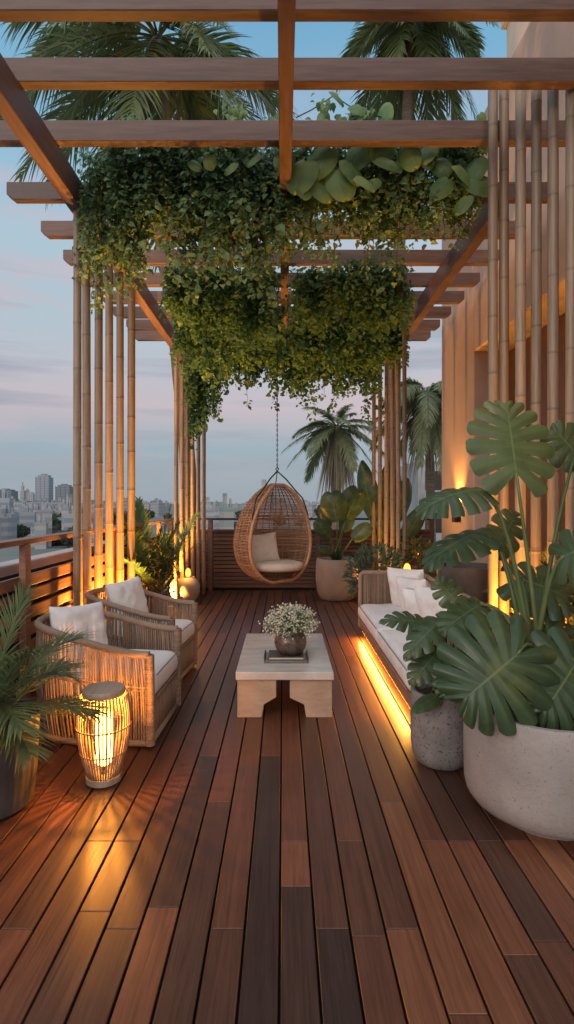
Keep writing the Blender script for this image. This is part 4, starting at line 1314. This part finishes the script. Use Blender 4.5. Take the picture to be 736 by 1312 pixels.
# ------------------------------------------------------------------ small lamps among the plants
def small_lamp(label, c, power, s=1.0):
    c = V(c); rt = thing('table_lantern', label, 'lantern', c, None)
    mb = MB(); mb.lathe([(.05 * s, 0), (.055 * s, .008 * s), (.055 * s, .02 * s), (.03 * s, .025 * s)], c, 20); link('base', mb, M['dark_metal'], rt, smooth='auto')
    mb = MB(); mb.lathe([(.028 * s, .026 * s), (.052 * s, .06 * s), (.06 * s, .11 * s), (.045 * s, .17 * s), (.02 * s, .20 * s)], c, 20); link('shade', mb, M['candle'], rt, smooth=True)
    mb = MB(); mb.lathe([(.022 * s, .2 * s), (.024 * s, .215 * s), (.012 * s, .225 * s)], c, 14); link('cap', mb, M['dark_metal'], rt, smooth='auto')
    lamp('lantern_light', 'POINT', c + V((.0, -.16 * s, .15 * s)), power, rt, .05)


small_lamp('small glowing lantern on the round clay pot at the far left corner', LP + V((.06, -.04, .425)), 7, .8)
small_lamp('small glowing lantern among the ferns beyond the far sofa arm', (at(522, 712, 7.0).x, 7.0, .72), 6, .8)
mb = MB(); mb.box(at(522, 712, 7.0).x - .14, at(522, 712, 7.0).x + .14, 6.88, 7.12, .66, .72); mb.box(at(522, 712, 7).x - .1, at(522, 712, 7).x + .1, 6.92, 7.08, 0, .6595)
tag(link('pedestal', mb, M['grey_stone'], None, bevel=.01), 'narrow stone pedestal carrying the small lantern beyond the sofa', 'pedestal')


# ------------------------------------------------------------------ hanging vines over the pergola
def vine_curtain(label, x0, x1, y0, y1, ztop, lenfun, strands, mat, seed, L=.055, edge=.15, step=.034, group='curtains of vine hanging from the pergola'):
    rnd = random.Random(seed); c = V(((x0 + x1) / 2, (y0 + y1) / 2, ztop))
    rt = thing('hanging_vine', label, 'vine', c, group)
    lf, st = MB(), MB()
    for i in range(strands):
        x = rnd.uniform(x0, x1); y = rnd.uniform(y0, y1)
        if 6 < y < 8.6 and abs(x - .02) < .10: continue
        nx = noise.noise(V((x * 1.3, seed * 3.3, 0))); n2 = noise.noise(V((x * 5.5, seed * 1.7, y * 2)))
        ln = lenfun(x) * (1 + .32 * nx + .34 * n2) * (1.0 if rnd.random() > .10 else 1.42) * rnd.uniform(.55, 1.12)
        top = ztop + .16 * noise.noise(V((x * 2.1, y * 2.1, seed))) + rnd.uniform(-.06, .05)
        z = top; px_, py_ = x, y; pts = [V((x, y, top))]
        dx, dy = rnd.gauss(0, .05), rnd.gauss(0, .05)
        while z > top - ln:
            z -= step * rnd.uniform(.7, 1.3); px_ += dx * step + rnd.gauss(0, .008); py_ += dy * step + rnd.gauss(0, .008)
            pts.append(V((px_, py_, z)))
            cl = noise.noise(V((px_ * 3.2, z * 3.2, seed + py_ * 2)))
            if cl < -.33 and rnd.random() < .75: continue
            for q in range(2):
                a = rnd.uniform(0, 2 * pi)
                off = V((cos(a), sin(a) , 0)) * rnd.uniform(.01, .05)
                d = V((cos(a) * .8, sin(a) * .8, rnd.uniform(-1.0, .05)))
                s_ = L * rnd.uniform(.55, 1.3) * (1 if rnd.random() > .05 else 1.7)
                tn = min(max(.38 + cl * .65 + rnd.gauss(0, .17) + (.12 if (top - z) > ln * .8 else 0), 0), 1)
                lf.leaf(V((px_, py_, z)) + off, d, V((rnd.gauss(0, .5), rnd.gauss(-.7, .5), .7)), s_, s_ * .86, (tn, 0, 0))
        if i % 2 == 0: st.tube(pts[::3], .003, 3, cap=False)
    link('foliage', lf, M[mat], rt); link('stem', st, M['stem'], rt)
    return rt


def tri(x, c, w): return max(0, 1 - abs(x - c) / w)


vine_curtain('front curtain of dense dark ivy nearest the viewer', -1.62, 1.88, 4.95, 5.5, H + 3.42, lambda x: .88 - .05 * x * x * .6 + .08 * cos(x * 2) + .12 * tri(x, 1.3, .5), 560, 'vine_cool', 2, .058)
vine_curtain('ivy spilling over the left pergola beam', -1.90, -1.45, 5.0, 5.6, H + 3.28, lambda x: 1.0, 70, 'vine_cool', 12, .055)
vine_curtain('second curtain of trailing vine behind the front ivy', -1.40, 1.5, 6.45, 6.95, H + 2.86, lambda x: .66 + .1 * cos(x * 3 + 1), 400, 'vine', 3, .062)
vine_curtain('third curtain of yellowish trailing vine', -1.55, 1.8, 7.85, 8.3, H + 2.92, lambda x: .80, 360, 'vine', 4, .068, step=.04)
vine_curtain('last curtain of vine with long loose trailing ends at the far end', -1.55, 1.55, 9.0, 9.4, H + 2.95, lambda x: .98 + .32 * tri(x, -1.3, .35) + .15 * cos(4 * x), 330, 'vine', 5, .07, step=.045)


def canopy_top():
    rnd = random.Random(6)
    rt = thing('climbing_plant', 'leafy creeper mat sprawling on top of the pergola rafters', 'vine', (0, 7, H + 3.3))
    lf = MB()
    for i in range(2600):
        x = rnd.uniform(-1.65, 1.9); y = rnd.uniform(5.3, 9.6)
        nz = noise.noise(V((x * 1.6, y * 1.6, 3)))
        if nz < -.1: continue
        z = H + 3.30 + .12 * rnd.random() + .14 * max(nz, 0)
        s_ = .075 * rnd.uniform(.6, 1.4); a = rnd.uniform(0, 2 * pi)
        lf.leaf(V((x, y, z)), V((cos(a), sin(a), rnd.gauss(0, .35))), V((rnd.gauss(0, .4), rnd.gauss(0, .4), 1)), s_, s_ * .85, (min(max(.45 + nz * .5 + rnd.gauss(0, .2), 0), 1), 0, 0))
    link('foliage', lf, M['vine'], rt)
    # broad leaved climber along the front edge
    rt = thing('climbing_plant', 'broad leaved climber with pale green leaves along the front pergola edge', 'vine', (.6, 4.95, H + 3.3))
    spots = [(392, 222, 52), (420, 205, 50), (432, 232, 50), (405, 245, 36), (447, 218, 42), (470, 196, 46), (487, 212, 40), (500, 190, 44), (520, 200, 36), (540, 205, 30), (372, 205, 34), (388, 262 - 20, 30),
             (590, 225, 44), (603, 240, 40), (575, 240, 34), (612, 215, 40), (598, 260, 30), (560, 215, 30), (620, 235, 34), (345, 162, 26), (338, 172, 20), (428, 125, 26), (415, 150, 22), (452, 142, 26), (468, 150, 26), (489, 146, 30), (300, 155, 14), (290, 170, 12),
             (640 - 25, 150, 14), (395, 160, 16), (358, 150, 22), (446, 168, 16), (330, 205, 24), (300, 215, 22), (270, 205, 22), (245, 212, 20), (550, 195, 34), (460, 235, 34), (482, 236, 26)]
    for j, (px, py, s_) in enumerate(spots):
        D = 4.83 + rnd.uniform(-.03, .05) if py > 185 else 4.85 + rnd.uniform(-.05, .1)
        L = s_ * D / F
        p = at(px, py - s_ * .3, D); a = rnd.uniform(-1, 1)
        tip = p + V((sin(a) * L * .8, rnd.uniform(-.4, .1) * L, -cos(a) * L * .75))
        mb = MB(); mb.split_leaf(p, tip, V((rnd.gauss(0, .4), -.8, rnd.uniform(.1, .9))), L * .40, n=3, slit=0, cup=.3, droop=.2, r0=rnd.random(), back=130, shape=.18, nv=5, nf=5, ripple=.02)
        link('leaf', mb, M['pothos'], rt, smooth=True)
    st = MB()
    for pl in ([(270, 118), (285, 125), (300, 140), (320, 150), (345, 168)], [(380, 150), (400, 140), (428, 122), (455, 140), (490, 150)], [(430, 200), (450, 170), (468, 150)], [(232, 150), (236, 168), (240, 190)], [(410, 185), (418, 160), (415, 145)]):
        st.tube([at(px, py, 4.95) for px, py in pl], .006, 5)
    for pl in ([(390, 240), (450, 220), (520, 205), (615, 235)],):
        st.tube([at(px, py, 5.0) for px, py in pl], .008, 5)
    link('stem', st, M['petiole'], rt, smooth=True)
    lf = MB()
    for (px, py, r, n) in [(300, 140, 16, 26), (345, 165, 18, 40), (420, 140, 22, 30), (385, 160, 12, 16), (465, 150, 20, 30), (470, 165, 14, 14)]:
        for i in range(n):
            D = 4.9; p = at(px + rnd.gauss(0, r * .55), py + rnd.gauss(0, r * .45), D + rnd.gauss(0, .04)); s_ = rnd.uniform(.045, .08); a = rnd.uniform(0, 2 * pi)
            lf.leaf(p, V((cos(a), rnd.gauss(0, .3), -abs(sin(a)))), V((rnd.gauss(0, .4), -1, .6)), s_, s_ * .85, (rnd.random(), 0, 0))
    link('foliage', lf, M['pothos'], rt)


canopy_top()


# ------------------------------------------------------------------ palms beyond the terrace
def palm_tree(label, crown, base, R, seed, nf=22, lw=.05, ll=.75, curve=None, tr=.17, skirt=0, mat='palm_far', bias=None, up=(-.25, .95), n=30, dr=(.35, .6)):
    rnd = random.Random(seed); crown = V(crown)
    rt = thing('palm_tree', label, 'palm tree', base, 'palm trees beyond the terrace')
    pts = [V(q) for q in ([base] + (curve or []) + [crown])]
    # smooth trunk line
    sm = []
    for i in range(len(pts) - 1):
        p0, p1, p2, p3 = pts[max(i - 1, 0)], pts[i], pts[i + 1], pts[min(i + 2, len(pts) - 1)]
        for k in range(8):
            t = k / 8
            sm.append(.5 * (2 * p1 + (p2 - p0) * t + (2 * p0 - 5 * p1 + 4 * p2 - p3) * t * t + (3 * p1 - p0 - 3 * p2 + p3) * t ** 3))
    sm.append(pts[-1])
    mb = MB(); m_ = len(sm); mb.tube(sm, [tr * (1.15 - .35 * k / m_) * (1 + .04 * (k % 2)) for k in range(m_)], 12); link('trunk', mb, M['trunk'], rt, smooth=True)
    for i in range(nf):
        a = 2 * pi * (i * .381966) + rnd.uniform(-.2, .2)
        e = up[0] + (up[1] - up[0]) * ((i + .5) / nf) ** .9
        d = V((cos(a) * cos(e), sin(a) * cos(e), sin(e)))
        if bias: d = (d + V(bias)).normalized()
        fm, fs = MB(), MB()
        frond(fm, fs, crown + d * tr * .6, d, R * rnd.uniform(.85, 1.1), lw, ll, rnd, rnd.uniform(*dr), n, .12, 1.0, rnd.uniform(.2, .75), fall=.45, rad=.03, twist=rnd.uniform(-.4, .4))
        f = link('frond', fm, M[mat], rt); link('frond_stem', fs, M['petiole'], f)
    if skirt:
        mb = MB()
        for i in range(skirt):
            a = rnd.uniform(0, 2 * pi); d = V((cos(a) * .28, sin(a) * .28, -1))
            mb.blade(crown + V((cos(a) * tr, sin(a) * tr, rnd.uniform(-.3, .1))), d, V((cos(a), sin(a), .2)), R * rnd.uniform(.6, 1.6), lw * 1.5, (rnd.random(), 0, 0), .2, 4)
        link('dry_skirt', mb, M['dry_frond'], rt)
    return rt


# tall one at top left, seen between the rafters
D = 12.5
palm_tree('tallest palm towering over the pergola at upper left', at(203, 48, D), at(243, 900, D), 3.3, 3, 34, .065, 1.05, [at(243, 640, D), at(222, 400, D), at(190, 200, D), at(186, 130, D)], .17, 12, 'palm', up=(-.8, .8), dr=(.45, .8))
D = 13.5
palm_tree('dark feathery palm crown above the pergola right of the centre beam', at(531, 20, D), at(505, 900, D), 1.9, 4, 30, .06, .62, [at(505, 600, D), at(508, 400, D), at(522, 150, D)], .15, 8, 'palm', up=(-1.2, .9), dr=(.6, 1.0))
D = 24
palm_tree('shaggy palm with a dry skirt behind the hanging chair', at(432, 548, D), at(432, 1050, D), 2.15, 5, 26, .075, .62, [at(431, 640, D)], .22, 190, 'palm_far', up=(-.55, .85), dr=(.35, .65))
D = 17
palm_tree('leafy palm squeezed between the thin bamboo poles and the house', at(548, 505, D), at(560, 1050, D), 1.75, 6, 26, .06, .52, [at(552, 640, D)], .14, 120, 'palm_far', up=(-1.0, .85), dr=(.6, 1.0))


# ------------------------------------------------------------------ city
def block(w, d, h, rnd, kind):
    mb = MB(); z0 = 0
    if kind == 'tower':
        mb.box(-w / 2, w / 2, -d / 2, d / 2, 0, h * .9); mb.box(-w * .38, w * .38, -d * .38, d * .38, h * .9 + .01, h * .96); mb.box(-w * .2, w * .15, -d * .2, d * .2, h * .96 + .01, h)
        for k in (-.5, -.17, .17, .5): mb.box(k * w * .96 - .5, k * w * .96 + .5, -d / 2 - .6, -d / 2 - .01, 0, h * .92)
    elif kind == 'spire':
        mb.box(-w / 2, w / 2, -d / 2, d / 2, 0, h * .7); mb.box(-w * .32, w * .32, -d * .32, d * .32, h * .7 + .01, h * .88); mb.box(-w * .12, w * .12, -d * .12, d * .12, h * .88 + .01, h)
    else:
        mb.box(-w / 2, w / 2, -d / 2, d / 2, 0, h)
        mb.box(-w / 2 - .3, w / 2 + .3, -d / 2 - .3, d / 2 + .3, h + .01, h + .6)
        a = rnd.uniform(-.3, .1); mb.box(a * w, a * w + w * .25, -d * .2, d * .2, h + .61, h + 3.2)
        mb.box(w * .22, w * .36, -d * .3, -d * .1, h + .61, h + 2.2)
    return mb


def build_city():
    rnd = random.Random(15); GZ = -12
    # towers on the skyline at left: photo x, top y, width px, distance
    T = [(57, 607, 17, 900, 'tower', 'city_c', 'tall blue grey tower with stepped top on the left skyline'), (83, 620, 18, 850, 'tower', 'city_d', 'broad dark glass tower right of the tallest skyline tower'),
         (29, 618, 5, 1000, 'spire', 'city_a', 'slender pale tower with a thin spire on the skyline'), (8, 626, 22, 800, 'tower', 'city_d', 'dark bulky tower block at the left picture edge'),
         (40, 630, 7, 1100, 'tower', 'city_a', 'pale narrow mid-rise between the spire and the tall tower'), (20, 632, 6, 1000, 'spire', 'city_b', 'small stepped tower left of the slender spire'),
         (35, 626, 4, 1150, 'tower', 'city_b', 'thin beige tower right of the slender spire')]
    for (px, ty, w, D, kd, mt, lb) in T:
        x = (px - VX) * D / F; wm = w * D / F; top = H - (ty - VY) * D / F
        mb = block(wm, wm * .8, top - GZ, rnd, kd)
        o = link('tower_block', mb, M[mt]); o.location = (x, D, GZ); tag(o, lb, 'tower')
    protos = {}
    mats = ['city_a', 'city_b', 'city_a', 'city_c']
    for i in range(8):
        w, d, h = rnd.uniform(9, 20), rnd.uniform(9, 16), (5, 7, 8, 9, 10, 11, 12, 13)[i]
        protos[i] = (block(w, d, h, rnd, 'low'), mats[i % 4])
    first = {}
    n = 0
    for k in range(295):
        if k >= 190: px = rnd.uniform(-30, 130) if k < 280 else rnd.uniform(262, 420)
        elif k < 140: px = rnd.uniform(-40, 215)
        else: px = rnd.uniform(255, 560)
        D = 480 * (4 ** (rnd.random() ** .8))
        i = rnd.randrange(8)
        if k >= 190: D = rnd.uniform(165, 480); i = rnd.randrange(5)
        if D < 500 and protos[i] and i > 4: i -= 4
        if i not in first:
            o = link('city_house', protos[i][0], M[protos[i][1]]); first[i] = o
        else:
            o = first[i].copy(); COL.objects.link(o)
        o.location = ((px - VX) * D / F, D, GZ + rnd.uniform(-.3, .1)); o.rotation_euler.z = rnd.uniform(-.5, .5)
        s_ = .62 + D / 2400 if k < 190 else .22 + D / 2200
        o.scale = (s_, s_, 1 + .35 * D / 1000 + (rnd.random() < .08) * .6)
        tag(o, 'small pale building among many in the hazy city below', 'house', 'low buildings of the distant city')
    # trees of the city
    tp = thing('city_tree', 'dark round tree among the distant city roofs', 'tree', (0, 0, 0), 'trees among the city roofs')
    lf = MB()
    for q in range(1300):
        v = V((rnd.gauss(0, 1), rnd.gauss(0, 1), rnd.gauss(0, 1))).normalized() * rnd.uniform(.6, 1)
        nz = noise.noise(v * 1.7)
        p = V((v.x * 6, v.y * 6, 8 + v.z * 4.6)) * (1 + .3 * nz)
        lf.leaf(p, V((rnd.gauss(0, 1), rnd.gauss(0, 1), rnd.gauss(0, 1))), V((0, -.5, 1)), 1.3, 1.1, (min(max(.45 + nz * .6 + rnd.gauss(0, .15), 0), 1), 0, 0))
    link('crown', lf, M['city_tree'], tp); mb = MB(); mb.tube([(0, 0, 0), (0, 0, 8)], [.5, .3], 8); link('trunk', mb, M['trunk'], tp)
    spots = [(60, 205), (72, 190), (82, 215), (52, 240), (90, 200), (284, 150), (294, 140), (276, 160), (302, 165), (110, 230), (190, 220), (180, 260), (215, 240), (130, 300), (20, 330), (340, 300), (398, 260), (412, 230), (150, 190), (165, 205), (560, 160), (545, 180), (0, 260), (268, 240), (315, 270), (45, 180)]
    spots += [(rnd.uniform(-20, 150), rnd.uniform(85, 240)) for k in range(75)] + [(rnd.uniform(262, 420), rnd.uniform(200, 520)) for k in range(14)]
    for j, (px, D) in enumerate(spots):
        o = tp if j == 0 else copy_tree(tp)
        D *= 1.9 if px < 230 else 1.2
        o.location = ((px - VX) * D / F, D, GZ - 1 + rnd.uniform(-1, 0)); s_ = rnd.uniform(.5, .85) * min(1, .35 + D / 520); o.scale = (s_ * 1.1, s_, s_); o.rotation_euler.z = rnd.uniform(0, 6)
    # pale apartment block between the palms
    D = 38; x0, x1 = at(536, 0, D).x, at(578, 0, D).x; zt = at(0, 590, D).z
    rt = thing('apartment_building', 'pale balcony building glimpsed between the right palms', 'building', ((x0 + x1) / 2, D + 4, GZ))
    mb = MB(); mb.box(x0, x1 + 3, D, D + 8, GZ, zt); link('wall', mb, M['grey_wall'], rt, bevel=.05)
    z = GZ + 2
    while z < zt - 1.5:
        mb = MB(); mb.box(x0 + .2, x1 + 2.8, D - 1.0, D - .003, z, z + .15); mb.box(x0 + .2, x1 + 2.8, D - 1.0, D - .94, z + .151, z + .95); link('balcony', mb, M['grey_wall'], rt)
        mb = MB(); mb.box(x0 + .5, x1 + 2.5, D - .03, D - .002, z + .3, z + 2.3); link('window', mb, M['dark_metal'], rt)
        z += 2.9


build_city()

# ------------------------------------------------------------------ render settings
SC.view_settings.view_transform = 'Standard'
SC.view_settings.look = 'None'
SC.view_settings.exposure = 0
SC.cycles.use_denoising = True
try: SC.cycles.denoiser = 'OPENIMAGEDENOISE'
except Exception: pass
SC.cycles.max_bounces = 7; SC.cycles.diffuse_bounces = 4; SC.cycles.glossy_bounces = 3; SC.cycles.transmission_bounces = 4
SC.cycles.sample_clamp_indirect = 5.0
SC.cycles.caustics_reflective = False; SC.cycles.caustics_refractive = False
